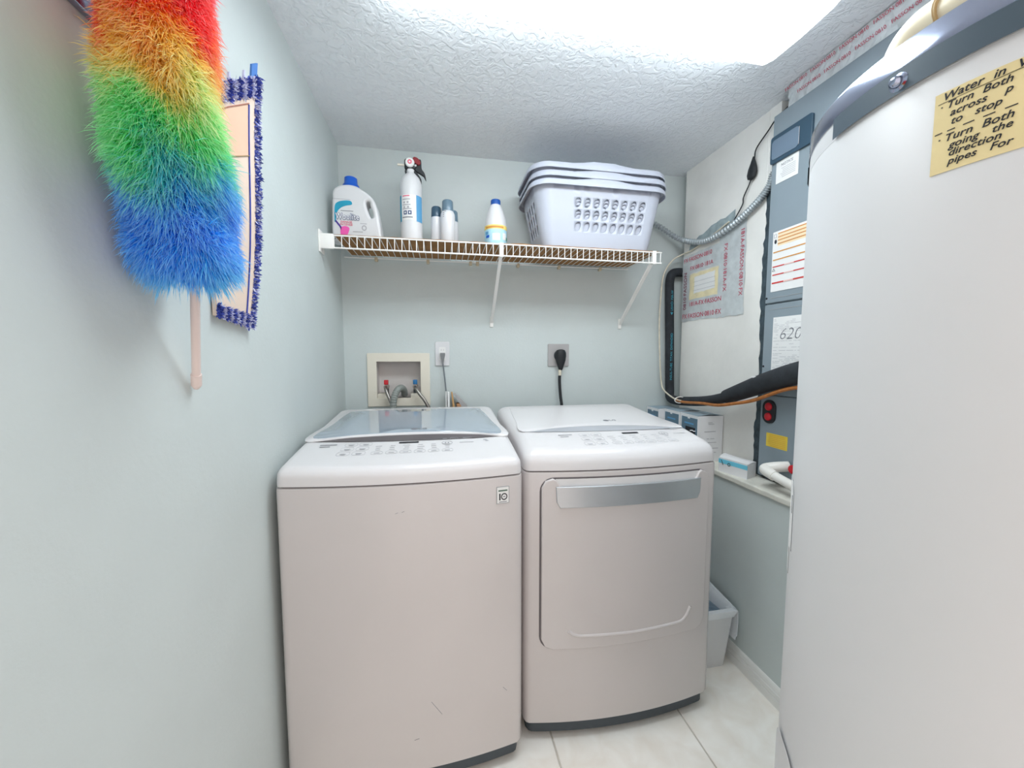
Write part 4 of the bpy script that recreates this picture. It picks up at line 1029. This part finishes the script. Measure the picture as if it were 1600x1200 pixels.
for k in range(4): box(bm, 0.018, 0.032-0.002*k, 1.7335+0.0045, 1.7345+0.004, 1.902-0.008*k, 1.9045-0.008*k)
fine(put(obj('print', bm, M_GREYINK, smooth=False), c2))
can('spray can half hidden behind the tallest one', 0.062, 1.86, 0.0285, 0.186, 0.026, 0.05, M_CANCAP2)

# bleach bottle
bx_, by_ = 0.257, 1.80
bl = thing('bleach_bottle', 'white tapering bottle with blue cap and colourful label on shelf', 'bottle', (bx_, by_, SB))
put(obj('body', lt([(0.0, SB), (0.046, SB), (0.050, SB+0.006), (0.0505, SB+0.06), (0.0500, 1.872), (0.0440, 1.905), (0.0345, 1.938), (0.0260, 1.958), (0.0205, 1.966), (0.0, 1.966)], c=(bx_, by_), seg=40), M_PLASTIC), bl)
put(obj('cap', lt([(0.0225, 1.962), (0.0225, 1.982), (0.0205, 1.986), (0.0, 1.987)], c=(bx_, by_), seg=32), mat('cap_blue', srgb(20, 80, 160), 0.4)), bl)
def bl_arc(name, a0, a1, z0, z1, m, d=0.0006): return put(obj(name, lt([(0.0505+d, z0), (0.0505+d, z1)], c=(bx_, by_), seg=14, a0=math.radians(a0), a1=math.radians(a1)), m), bl)
bl_arc('label', 180, 360, SB+0.01, 1.858, mat('pale_blue_label', srgb(176, 220, 236), 0.45, var=0.12, vscale=40)); bl_arc('label_band', 180, 360, 1.846, 1.864, mat('yellow_band', srgb(240, 216, 120), 0.5), 0.0009); bl_arc('label_print', 205, 305, 1.850, 1.858, M_ORANGE, 0.0013)
bl_arc('label_print', 200, 222, 1.822, 1.836, M_LBLUE, 0.0010); bl_arc('label_print', 205, 228, 1.808, 1.820, M_BLUE, 0.0012); bl_arc('label_print', 300, 325, 1.80, 1.83, M_PAPER, 0.0012); bl_arc('label_print', 325, 345, 1.80, 1.815, mat('green_leaf_print', srgb(60, 150, 140), 0.5), 0.0012); bl_arc('label_print', 245, 285, 1.795, 1.826, M_PAPER, 0.0012)

# laundry baskets, nested
def basket_mesh():
    # tapered rounded-rectangle wall; local origin at base centre, z up
    H = 0.262; W0, D0, W1, D1, rc = 0.500, 0.240, 0.600, 0.318, 0.055
    def wall(s, t, out=0.0):
        w = W0+(W1-W0)*t; d = D0+(D1-D0)*t; r = rc*(0.8+0.4*t)
        segs = [w-2*r, PI/2*r, d-2*r, PI/2*r, w-2*r, PI/2*r, d-2*r, PI/2*r]
        # s in 0..8, one unit for each segment, starting at the front-left end of front face going right
        i = int(s) % 8; u = s - int(s)
        hw, hd = w/2, d/2
        if i == 0: p = (-hw+r+(w-2*r)*u, -hd)
        elif i == 1: a = -PI/2+PI/2*u; p = (hw-r+r*math.cos(a), -hd+r+r*math.sin(a))
        elif i == 2: p = (hw, -hd+r+(d-2*r)*u)
        elif i == 3: a = PI/2*u; p = (hw-r+r*math.cos(a), hd-r+r*math.sin(a))
        elif i == 4: p = (hw-r-(w-2*r)*u, hd)
        elif i == 5: a = PI/2+PI/2*u; p = (-hw+r+r*math.cos(a), hd-r+r*math.sin(a))
        elif i == 6: p = (-hw, hd-r-(d-2*r)*u)
        else: a = PI+PI/2*u; p = (-hw+r+r*math.cos(a), -hd+r+r*math.sin(a))
        return Vector((p[0], p[1], H*t))
    bm = bmesh.new()
    Q = (-1.0, -0.41421, 0.0, 0.41421)
    tl = [0.0, 0.24, 0.24+0.56/3, 0.24+1.12/3, 0.80, 1.0]
    def ringpts(i, ua, ub, ta, tb_):
        O = []
        for k in range(16):
            an = 2*PI*k/16 + PI/4
            cx, cy = math.cos(an), math.sin(an); m_ = max(abs(cx), abs(cy))
            O.append(bm.verts.new(wall(i + min(0.99999, (ua+ub)/2+(ub-ua)/2*cx/m_), (ta+tb_)/2+(tb_-ta)/2*cy/m_)))
        return O
    def face(i, u0, u1, nu, tilt):
        ul = [0.0] + [u0+(u1-u0)*a/nu for a in range(nu+1)] + [0.99999]
        for a in range(len(ul)-1):
            for b in range(5):
                ua, ub, ta, tb_ = ul[a], ul[a+1], tl[b], tl[b+1]
                O = ringpts(i, ua, ub, ta, tb_)
                if a in (0, len(ul)-2) or b in (0, 4): bm.faces.new(O); continue
                I = []
                for k in range(16):
                    an = 2*PI*k/16 + PI/4; cx, cy = math.cos(an), math.sin(an)
                    I.append(bm.verts.new(wall(i + (ua+ub)/2+(ub-ua)/2*(0.66*cx + tilt*cy), (ta+tb_)/2+(tb_-ta)/2*0.84*cy)))
                for k in range(16): bm.faces.new((O[k], O[(k+1) % 16], I[(k+1) % 16], I[k]))
    face(0, 0.20, 0.97, 8, 0.22); face(4, 0.03, 0.80, 8, 0.22)
    face(2, 0.06, 0.94, 4, 0.18); face(6, 0.06, 0.94, 4, 0.18)
    tt = []
    for b in range(5):
        for q in Q: tt.append((tl[b]+tl[b+1])/2 + (tl[b+1]-tl[b])/2*q)
    tt.append(1.0)
    for i in (1, 3, 5, 7):
        for k in range(8):
            for a_, b_ in zip(tt, tt[1:]):
                bm.faces.new([bm.verts.new(wall(i + u, t)) for u, t in ((k/8, a_), (min(0.99999, (k+1)/8), a_), (min(0.99999, (k+1)/8), b_), (k/8, b_))])
    bmesh.ops.remove_doubles(bm, verts=bm.verts[:], dist=0.0003)
    es = [e for e in bm.edges if e.is_boundary and e.verts[0].co.z < 1e-5 and e.verts[1].co.z < 1e-5]
    bmesh.ops.contextual_create(bm, geom=es)
    return bm, wall, H
def make_basket(label, x, y, z):
    t = thing('laundry_basket', label, 'basket', (x, y, z), 'white laundry baskets nested on the shelf')
    bm, wall, H = basket_mesh()
    o = obj('body', bm, M_BASKET, t, angle=25); md = o.modifiers.new('thickness', 'SOLIDIFY'); md.thickness = 0.004; md.offset = 1
    # rolled rim with raised middle on the long sides and dropped end grips
    bm = bmesh.new(); rings = []
    samples = [i + k/10 for i in range(8) for k in range(10)]
    for s in samples:
        p = wall(s, 1.0); i = int(s); u = s-i
        h = 0.0
        if i in (0, 4): q = abs(2*u-1); h = 0.012*(1-min(1, max(0, (q-0.22)/0.3))) if q < 0.52 else 0.0
        out = Vector((p.x/0.30, p.y/0.16, 0)); 
        nx_, ny_ = wall(s+0.0001, 1.0) - p, None
        tdir = (wall((s+0.001) % 8, 1.0) - wall((s-0.001) % 8, 1.0)); nrm = Vector((tdir.y, -tdir.x, 0)).normalized() if tdir.length > 1e-9 else out.normalized()
        lip = 0.022
        prof_ = [(0.0, 0.0), (0.006, 0.004+h), (lip*0.7, 0.006+h), (lip, -0.001+h), (lip+0.004, -0.020), (lip+0.001, -0.021), (lip-0.004, -0.004+h), (0.006, -0.002+h)]
        rings.append([tuple(p + nrm*a + Vector((0, 0, b))) for a, b in prof_])
    V = [[bm.verts.new(q) for q in r] for r in rings]; n = len(V)
    for a in range(n):
        A, B = V[a], V[(a+1) % n]
        for k in range(len(A)): bm.faces.new((A[k], A[(k+1) % len(A)], B[(k+1) % len(A)], B[k]))
    obj('rim', bm, M_BASKET, t)
    return t
BKX, BKY = 0.712, 1.800
b0 = make_basket('lowest of three nested white laundry baskets with oval holes', BKX, BKY, SB)
b1 = copy_tree(b0, None, (BKX+0.003, BKY+0.004, SB+0.036)); b1['label'] = 'middle of the three nested white laundry baskets'
b2 = copy_tree(b0, None, (BKX-0.004, BKY+0.004, SB+0.070)); b2['label'] = 'topmost of the three nested white laundry baskets'
for i, (x, m_, s) in enumerate(((-0.12, M_DRED, 0.05), (-0.06, M_INK, 0.035), (0.05, M_GREYP, 0.06), (0.16, M_PAPER, 0.06))):
    bm = bmesh.new(); bmesh.ops.create_icosphere(bm, subdivisions=2, radius=s)
    for v in bm.verts: v.co *= 1 + random.uniform(-.12, .12); v.co.z *= 0.7; v.co.y *= 0.6
    o = obj('folded_cloth', bm, m_); o.location = (BKX+x, BKY-0.02, SB+0.13)
    tag(o, ['dark red cloth bundled inside the laundry baskets', 'black cloth bundled inside the laundry baskets', 'grey cloth bundled inside the laundry baskets', 'white cloth bundled inside the laundry baskets'][i], 'cloth')

# ================================================================== back wall fittings
vb = thing('valve_box', 'cream recessed laundry valve box in the back wall', 'valve box', (-0.206, YB, 1.155))
put(flat('frame', rrect(0.300, 0.264, 0.003, 3, -0.206, 1.157), M_CREAM, (0, YB-0.004, 0), (1, 0, 0), (0, 0, 1), holes=[rrect(0.214, 0.184, 0.003, 3, -0.207, 1.1565)], extrude=0.003, bevel=0.001), vb)
bm = bmesh.new(); d = 0.075
q = [(rx0, rz0), (rx1, rz0), (rx1, rz1), (rx0, rz1)]
F = [bm.verts.new((x, YB+0.0005, z)) for x, z in q]; Bk = [bm.verts.new((x*0.98-0.004, YB+d, z)) for x, z in q]
for k in range(4): bm.faces.new((F[k], F[(k+1) % 4], Bk[(k+1) % 4], Bk[k]))
bm.faces.new(Bk)
put(obj('recess', bm, mat('recess_plastic', srgb(216, 210, 206), 0.5), smooth=False), vb)
put(obj('sill', bx(-0.312, -0.262, YB-0.004, YB+0.05, rz0, 1.087, bev=0.003), M_CREAM), vb); put(obj('sill', bx(-0.152, -0.102, YB-0.004, YB+0.05, rz0, 1.087, bev=0.003), M_CREAM), vb)
for x, m_, nm in ((-0.270, M_RED, 'hot'), (-0.129, mat('valve_blue', srgb(30, 110, 165), 0.4), 'cold')):
    put(obj('valve_body', tb([(x, YB+0.02, 1.087), (x, YB+0.02, 1.125)], 0.010, 14), M_DARK), vb)
    put(obj('valve_body', tb([(x, YB+0.035, 1.120), (x, YB-0.006, 1.120)], 0.0125, 14), M_STEEL), vb)
    put(obj('valve_handle', bx(x-0.0105, x+0.0105, YB-0.006, YB+0.010, 1.132, 1.156, bev=0.003), m_), vb)
HS = 'braided steel supply hoses at the valve box'
tag(obj('supply_hose', tb([(-0.270, YB-0.006, 1.120), (-0.268, YB-0.03, 1.113), (-0.258, YB-0.045, 1.085), (-0.240, YB-0.055, 1.045), (-0.225, YB-0.06, 0.98), (-0.22, YB-0.06, 0.85)], 0.0085, 12, smooth=8), M_STEEL), 'braided steel hose below the red valve', 'hose', HS)
tag(obj('supply_hose', tb([(-0.129, YB-0.006, 1.120), (-0.124, YB-0.03, 1.113), (-0.104, YB-0.045, 1.085), (-0.075, YB-0.055, 1.045), (-0.05, YB-0.06, 0.98), (-0.04, YB-0.06, 0.85)], 0.0085, 12, smooth=8), M_STEEL), 'braided steel hose below the blue valve', 'hose', HS)
dp = catmull([(-0.186, YB+0.045, 1.075), (-0.187, YB+0.025, 1.100), (-0.195, YB-0.01, 1.116), (-0.208, YB-0.04, 1.112), (-0.222, YB-0.06, 1.085), (-0.230, YB-0.066, 1.04), (-0.232, YB-0.068, 0.95), (-0.232, YB-0.068, 0.80)], 16)
tag(obj('drain_hose', tube(bmesh.new(), dp, lambda t: 0.0155 + 0.0012*math.sin(t*len(dp)*PI*0.5), 14), M_DRAIN, angle=80), 'grey ribbed drain hose arching out of the valve box', 'hose')
# outlets
op = thing('wall_outlet', 'white duplex outlet plate beside the valve box', 'outlet', (0.009, YB, 1.287))
put(flat('plate', rrect(0.068, 0.118, 0.004, 3), M_PLASTIC, (0.009, YB-0.004, 1.287), (1, 0, 0), (0, 0, 1), extrude=0.002, bevel=0.0018, smooth=True), op)
put(flat('receptacle', rrect(0.033, 0.068, 0.004, 3), M_PAPER, (0.009, YB-0.0075, 1.287), (1, 0, 0), (0, 0, 1), extrude=0.0006), op)
for dx in (-0.006, 0.006): put(obj('slot', bx(0.009+dx-0.001, 0.009+dx+0.001, YB-0.009, YB-0.008, 1.302, 1.310), M_GREYP, smooth=False), op)
wc = thing('power_cord', 'grey power cord plugged into the white outlet', 'cord', (0.010, YB-0.02, 1.0))
bm = bmesh.new(); loft(bm, [[(0.010+sx*w, YB-0.010-0.012+sy*dd, z) for sx, sy in ((-1, -1), (1, -1), (1, 1), (-1, 1))] for w, dd, z in ((0.012, 0.012, 1.291), (0.0125, 0.012, 1.281), (0.007, 0.009, 1.258), (0.0055, 0.006, 1.246), (0.0042, 0.004, 1.236))])
put(obj('plug', bm, mat('plug_grey', srgb(128, 130, 132), 0.5)), wc)
put(obj('cable', tb([(0.010, YB-0.022, 1.243), (0.014, YB-0.022, 1.21), (0.021, YB-0.03, 1.14), (0.026, YB-0.04, 1.07), (0.028, YB-0.05, 1.0), (0.03, YB-0.06, 0.85)], 0.0036, 8, smooth=6), mat('cord_grey', srgb(112, 118, 124), 0.5)), wc)
dpn = thing('dryer_outlet', 'square grey outlet plate on the wall above the dryer', 'outlet', (0.624, YB, 1.28))
put(flat('plate', rrect(0.114, 0.116, 0.003, 3), M_GREYP, (0.624, YB-0.004, 1.280), (1, 0, 0), (0, 0, 1), extrude=0.002, bevel=0.0018, smooth=True), dpn)
put(flat('socket', ellipse(0.030, 0.030), M_DARK, (0.628, YB-0.008, 1.278), (1, 0, 0), (0, 0, 1), extrude=0.0015), dpn)
dcn = thing('power_cord', 'thick black dryer cord with bulky angled plug', 'cord', (0.628, YB-0.03, 1.0))
bm = bmesh.new(); loft(bm, [[(0.6285+w*math.cos(2*PI*k/16), YB-0.032+dd*math.sin(2*PI*k/16), z) for k in range(16)] for w, dd, z in ((0.010, 0.010, 1.3105), (0.022, 0.019, 1.306), (0.029, 0.022, 1.292), (0.030, 0.0225, 1.276), (0.026, 0.021, 1.250), (0.018, 0.016, 1.225), (0.012, 0.012, 1.207), (0.0085, 0.0085, 1.200))])
put(obj('plug', bm, M_BLACK), dcn)
put(obj('strain_clip', tb([(0.625, YB-0.032, 1.202), (0.6245, YB-0.032, 1.172)], 0.0088, 12), M_IVORY), dcn)
put(obj('cable', tb([(0.6245, YB-0.032, 1.195), (0.623, YB-0.033, 1.14), (0.627, YB-0.04, 1.06), (0.632, YB-0.05, 1.0), (0.635, YB-0.06, 0.85)], 0.0078, 10, smooth=6), M_BLACK), dcn)
# folded cardboard behind the washer
pb = thing('folded_cartons', 'folded tan cartons tucked between washer and back wall', 'cardboard', (0.06, 1.93, 1.0))
for x, w, z, m_, s in ((0.0245, 0.005, 1.098, M_PAPER, 0.0), (0.036, 0.010, 1.096, M_PAPER, 0.0), (0.0525, 0.006, 1.094, mat('tan_carton', srgb(200, 158, 108), 0.7), 0.004), (0.066, 0.009, 1.088, M_GREYP, 0.025)):
    bm = bmesh.new(); loft(bm, [[(x-w/2+sh, 1.905, z_), (x+w/2+sh*1.6, 1.905, z_), (x+w/2+sh*1.6, 1.975, z_), (x-w/2+sh, 1.975, z_)] for z_, sh in ((0.80, s*2.2), (1.03, s*1.4), (z, 0.0))])
    put(obj('carton_panel', bm, m_, smooth=False), pb)
put(obj('carton_panel', bx(0.075, 0.098, 1.905, 1.96, 0.80, 1.040, bev=0.004), mat('tan_carton2', srgb(190, 140, 100), 0.7), smooth=False), pb)

# ================================================================== things on the left wall
# metal hanging rail
rail = thing('hanging_rail', 'polished steel hanging rail on the left wall behind the duster', 'rail', (XL, 0.6, 1.73))
put(obj('rail_plate', bx(XL, XL+0.012, 0.30, 0.84, 1.732, 1.800, bev=0.002), M_CHROME), rail)
for y in (0.655, 0.40): 
    s = put(obj('rivet', lt([(0.0, 0.004), (0.004, 0.0035), (0.006, 0.0)], seg=14), M_STEEL), rail); s.rotation_euler = (0, PI/2, 0); s.location = Vector((XL+0.012, y, 1.756)) - rail.location
put(obj('hook', tb([(XL+0.012, 0.625, 1.790), (XL+0.05, 0.625, 1.790), (XL+0.09, 0.62, 1.800), (XL+0.098, 0.62, 1.84)], 0.003, 8, smooth=5), M_STEEL), rail)
put(obj('hook', tb([(XL+0.012, 0.82, 1.785), (XL+0.025, 0.87, 1.79), (XL+0.03, 0.92, 1.80), (XL+0.028, 0.935, 1.83)], 0.003, 8, smooth=5), M_STEEL), rail)

# mop pad hanging on the wall
pad = thing('mop_pad', 'flat microfibre mop pad with blue terry edging behind the duster', 'mop pad', (-0.44, 0.97, 1.35))
BL_, BR_, TR_, TL_ = Vector((-0.457, 0.900, 1.362)), Vector((-0.455, 1.040, 1.346)), Vector((-0.404, 1.030, 1.920)), Vector((-0.445, 0.875, 1.800))
def PP(u, v, d=0.0):
    a = BL_.lerp(BR_, u); b = TL_.lerp(TR_, u); p = a.lerp(b, v) + Vector((0.006*math.sin(v*5)*(u), 0, 0))
    n = ((BR_-BL_).cross(TL_-BL_)).normalized()
    if n.x < 0: n = -n
    return p + n*d
bm = bmesh.new(); N1, N2 = 10, 24
fr = [[bm.verts.new(PP(i/N1, j/N2, 0.004)) for j in range(N2+1)] for i in range(N1+1)]; bk = [[bm.verts.new(PP(i/N1, j/N2, -0.0045)) for j in range(N2+1)] for i in range(N1+1)]
for i in range(N1):
    for j in range(N2):
        bm.faces.new((fr[i][j], fr[i+1][j], fr[i+1][j+1], fr[i][j+1])); bm.faces.new((bk[i][j], bk[i][j+1], bk[i+1][j+1], bk[i+1][j]))
for i in range(N1):
    bm.faces.new((fr[i][0], bk[i][0], bk[i+1][0], fr[i+1][0])); bm.faces.new((fr[i][N2], fr[i+1][N2], bk[i+1][N2], bk[i][N2]))
for j in range(N2):
    bm.faces.new((fr[0][j], fr[0][j+1], bk[0][j+1], bk[0][j])); bm.faces.new((fr[N1][j], bk[N1][j], bk[N1][j+1], fr[N1][j+1]))
put(obj('backing', bm, M_PAD), pad)
# pocket seam lines
def seam_line(pts, r, m, name='stitching'): return put(obj(name, tb(pts, r, 6), m), pad)
seam_line([PP(0.80, j/20, 0.0055) for j in range(1, 19)], 0.0016, M_TERRYB)
seam_line([PP(0.06, 0.885, 0.0055), PP(0.4, 0.90, 0.0055), PP(0.80, 0.905, 0.0055)], 0.0012, mat('tan_piping', srgb(170, 110, 90), 0.7))
seam_line([PP(0.35, 0.70, 0.0055), PP(0.80, 0.70, 0.0055)], 0.0012, mat('tan_piping2', srgb(150, 130, 90), 0.7))
put(obj('pocket_sheet', (lambda b: (loft(b, [[PP(u, v, d) for u, v in ((0.05, 0.70), (0.78, 0.70), (0.78, 0.90), (0.05, 0.885))] for d in (0.0042, 0.0052)]), b)[1])(bmesh.new()), mat('peach_pocket', srgb(232, 190, 164), 0.6), smooth=False), pad)
# terry tufts
def tufts(name, fn, n, m_split=0.5):
    vs, fs, mi = [], [], []
    for _ in range(n):
        p, dirv, blue = fn(); l = random.uniform(0.006, 0.012); w = random.uniform(0.0012, 0.0022)
        dirv = (dirv + Vector((random.uniform(-.7, .7), random.uniform(-.7, .7), random.uniform(-.7, .7)))).normalized()
        s = dirv.cross(Vector((random.uniform(-1, 1), random.uniform(-1, 1), random.uniform(-1, 1)))).normalized()*w
        b = len(vs); q = p + dirv*l*0.55 + s*0.4; e = p + dirv*l
        vs += [p-s, p+s, q+s, q-s, e]; fs += [(b, b+1, b+2, b+3), (b+3, b+2, b+4)]; mi += [0 if blue else 1]*2
    me = bpy.data.meshes.new(name); me.from_pydata([tuple(v) for v in vs], [], fs); me.materials.append(M_TERRYB); me.materials.append(M_TERRYW)
    me.polygons.foreach_set('material_index', mi)
    o = bpy.data.objects.new(name, me); COL.objects.link(o); o['kind'] = 'stuff'; return put(o, pad)
def f_right():
    v = random.uniform(0.0, 1.0); u = random.uniform(0.93, 1.04); return PP(u, v, random.uniform(-0.003, 0.006)), Vector((0.4, 0.6, 0)), random.random() < 0.62
def f_top():
    u = random.uniform(0.0, 1.0); v = random.uniform(0.925, 1.0); return PP(u, v, 0.004), Vector((0.6, 0, 0.3)), (int(u*11) % 2 == 0)
def f_bot():
    u = random.uniform(0.0, 1.0); v = random.uniform(0.0, 0.05); return PP(u, v, 0.004), Vector((0.6, 0, -0.3)), (int(u*11) % 2 == 0)
tufts('terry_edge', f_right, 5200); tufts('terry_edge', f_top, 1700); tufts('terry_edge', f_bot, 1500)
put(obj('hanging_tab', (lambda b: (loft(b, [[PP(u, v, d) for u, v in ((0.86, 0.98), (0.98, 0.98), (0.98, 1.055), (0.86, 1.055))] for d in (-0.001, 0.003)]), b)[1])(bmesh.new()), M_TABB, smooth=False), pad)
for u in (0.42, 0.70): put(obj('fringe', (lambda b: (loft(b, [[PP(uu, v, d) for uu, v in ((u, 0.99), (u+0.04, 0.99), (u+0.03, 1.035), (u+0.01, 1.035))] for d in (-0.001, 0.003)]), b)[1])(bmesh.new()), M_TERRYW, smooth=False), pad)

# duster
du = thing('feather_duster', 'fluffy rainbow duster hanging head-up on the left wall', 'duster', (-0.457, 0.823, 1.216))
tip = Vector((-0.4565, 0.823, 1.214)); hb = Vector((-0.397, 0.728, 1.392))
hd = (hb-tip).normalized()
put(obj('handle', tb([tip+hd*0.03, hb, hb+hd*0.06], 0.0068, 14), M_HANDLE), du)
put(obj('end_cap', tb([tip+hd*0.004, tip+hd*0.012, tip+hd*0.014, tip+hd*0.036], lambda t: 0.0045 if t < 0.3 else 0.0085, 14), M_HANDLE), du)
axis = catmull([(-0.392, 0.712, 1.415), (-0.387, 0.694, 1.462), (-0.382, 0.673, 1.52), (-0.377, 0.654, 1.58), (-0.373, 0.640, 1.645), (-0.370, 0.633, 1.705), (-0.368, 0.630, 1.77), (-0.366, 0.628, 1.84)], 12)
core = obj('core', tb([tuple(a) for a in axis], lambda t: 0.032 + 0.015*min(1, t/0.12), 16), None)
AXP = np.array([tuple(a) for a in axis]); NA = len(AXP)
rng = np.random.default_rng(5)
def build_fluff(n):
    t = rng.random(n)*(NA-1.001); i = t.astype(int); f = (t-i)[:, None]
    P = AXP[i]*(1-f)+AXP[i+1]*f; Tn = AXP[i+1]-AXP[i]; Tn /= np.linalg.norm(Tn, axis=1)[:, None]
    up = np.array([1.0, 0, 0]); a = np.cross(Tn, up); a /= np.linalg.norm(a, axis=1)[:, None]; b = np.cross(Tn, a)
    th = rng.random(n)*2*PI
    rad = a*np.cos(th)[:, None] + b*np.sin(th)[:, None]
    s = t/(NA-1)
    # clumps: lobes of longer fibres
    lob = 0.5+0.5*np.sin(s*21+1.2*np.sin(th*2+s*9)); 
    R = 0.066 + 0.008*lob + 0.006*np.sin(th*3+s*14) + rng.normal(0, 0.0035, n)
    R *= np.clip(np.sqrt(np.clip(s/0.10, 0, 1))*0.35+0.65, 0, 1)
    R *= 1 - 0.13*np.clip((s-0.48)/0.2, 0, 1)
    circ = np.cross(Tn, rad)
    r0 = 0.036 + 0.018*rng.random(n)
    cl = np.sin(th*4+s*31)*0.5 + np.sin(th*7-s*47)*0.4
    end_fan = np.clip((0.14-s)/0.14, 0, 1)[:, None]*(-0.6)
    d = rad*0.75 + Tn*(rng.normal(-0.45, 0.35, n)+0.25*cl)[:, None] + Tn*end_fan + circ*(rng.normal(0, 0.35, n)+0.45*cl)[:, None]
    d /= np.linalg.norm(d, axis=1)[:, None]
    start = P + rad*r0[:, None]*np.clip(np.sqrt(np.clip(s/0.10, 0, 1))*0.5+0.5, 0, 1)[:, None]
    L = np.clip((R-r0)/np.clip((d*rad).sum(1), 0.35, 1), 0.012, 0.050)*(0.8+0.35*rng.random(n))
    grav = np.array([0, 0, -1.0])
    p0 = start; p1 = start + d*(L*0.5)[:, None]; p2 = start + d*(L*0.84)[:, None] + grav*(L*0.06)[:, None]; p3 = start + d*L[:, None] + grav*(L*0.14)[:, None]
    # keep fibres off the wall
    for q in (p1, p2, p3): q[:, 0] = np.maximum(q[:, 0], XL+0.014)
    side = np.cross(d, rng.normal(0, 1, (n, 3))); side /= np.linalg.norm(side, axis=1)[:, None]
    w = 0.00062
    V = np.stack([p0-side*w, p0+side*w, p1-side*w*0.9, p1+side*w*0.9, p2-side*w*0.6, p2+side*w*0.6, p3], 1).reshape(-1, 3)
    base = np.arange(n)*7
    F = []
    quads = np.stack([np.stack([base, base+1, base+3, base+2], 1), np.stack([base+2, base+3, base+5, base+4], 1)], 1).reshape(-1, 4)
    tris = np.stack([base+4, base+5, base+6], 1)
    me = bpy.data.meshes.new('fluff')
    me.from_pydata(V.tolist(), [], quads.tolist()+tris.tolist())
    ns = s + 0.034*np.sin(th*2+s*23) + 0.028*np.sin(th*5+1.3+s*12) + rng.normal(0, 0.014, n)
    at = me.attributes.new('fibre', 'FLOAT', 'POINT'); at.data.foreach_set('value', np.repeat(ns, 7).astype(np.float32))
    al = me.attributes.new('along', 'FLOAT', 'POINT'); al.data.foreach_set('value', np.tile(np.array([0, 0, .5, .5, .84, .84, 1], dtype=np.float32), n))
    return me
def fluff_mat():
    m = bpy.data.materials.new('rainbow_fibre'); m.use_nodes = True; nt = m.node_tree; p = nt.nodes['Principled BSDF']
    at = nt.nodes.new('ShaderNodeAttribute'); at.attribute_name = 'fibre'
    al = nt.nodes.new('ShaderNodeAttribute'); al.attribute_name = 'along'
    r = nt.nodes.new('ShaderNodeValToRGB'); el = r.color_ramp.elements
    stops = [(0.0, (60, 205, 250)), (0.10, (44, 188, 255)), (0.22, (34, 172, 255)), (0.31, (60, 195, 250)), (0.37, (70, 222, 220)), (0.43, (90, 235, 150)), (0.51, (150, 245, 160)), (0.56, (236, 248, 180)), (0.62, (255, 232, 120)), (0.69, (255, 205, 85)), (0.74, (255, 140, 45)), (0.79, (255, 50, 50)), (0.86, (255, 44, 66)), (1.0, (255, 110, 185))]
    el[0].position, el[0].color = stops[0][0], srgb(*stops[0][1])+(1,); el[1].position, el[1].color = stops[-1][0], srgb(*stops[-1][1])+(1,)
    for q, c in stops[1:-1]:
        e = el.new(q); e.color = srgb(*c)+(1,)
    nt.links.new(at.outputs['Fac'], r.inputs['Fac'])
    mx = nt.nodes.new('ShaderNodeMix'); mx.data_type = 'RGBA'
    rr = nt.nodes.new('ShaderNodeMapRange'); rr.inputs['From Min'].default_value = 0.55; rr.inputs['From Max'].default_value = 1.0; rr.inputs['To Max'].default_value = 0.34
    nt.links.new(al.outputs['Fac'], rr.inputs['Value']); nt.links.new(rr.outputs['Result'], mx.inputs['Factor'])
    nt.links.new(r.outputs['Color'], mx.inputs[6]); mx.inputs[7].default_value = (0.9, 0.92, 0.85, 1)
    nt.links.new(mx.outputs[2], p.inputs['Base Color']); p.inputs['Roughness'].default_value = 0.45
    tr_ = nt.nodes.new('ShaderNodeBsdfTranslucent'); nt.links.new(mx.outputs[2], tr_.inputs['Color'])
    ms = nt.nodes.new('ShaderNodeMixShader'); ms.inputs[0].default_value = 0.40
    nt.links.new(p.outputs[0], ms.inputs[1]); nt.links.new(tr_.outputs[0], ms.inputs[2]); nt.links.new(ms.outputs[0], nt.nodes['Material Output'].inputs['Surface'])
    return m
fl_ = put(link('fluff', build_fluff(64000), fluff_mat()), du); fl_['kind'] = 'stuff'; fl_['label'] = 'rainbow fluff from blue through green to red'
RB = fl_.data.materials[0]
cat_ = core.data.attributes.new('fibre', 'FLOAT', 'POINT')
cat_.data.foreach_set('value', [float(np.argmin(((AXP - np.array(v.co))**2).sum(1)))/(NA-1) for v in core.data.vertices])
core.data.materials.append(RB); put(core, du)
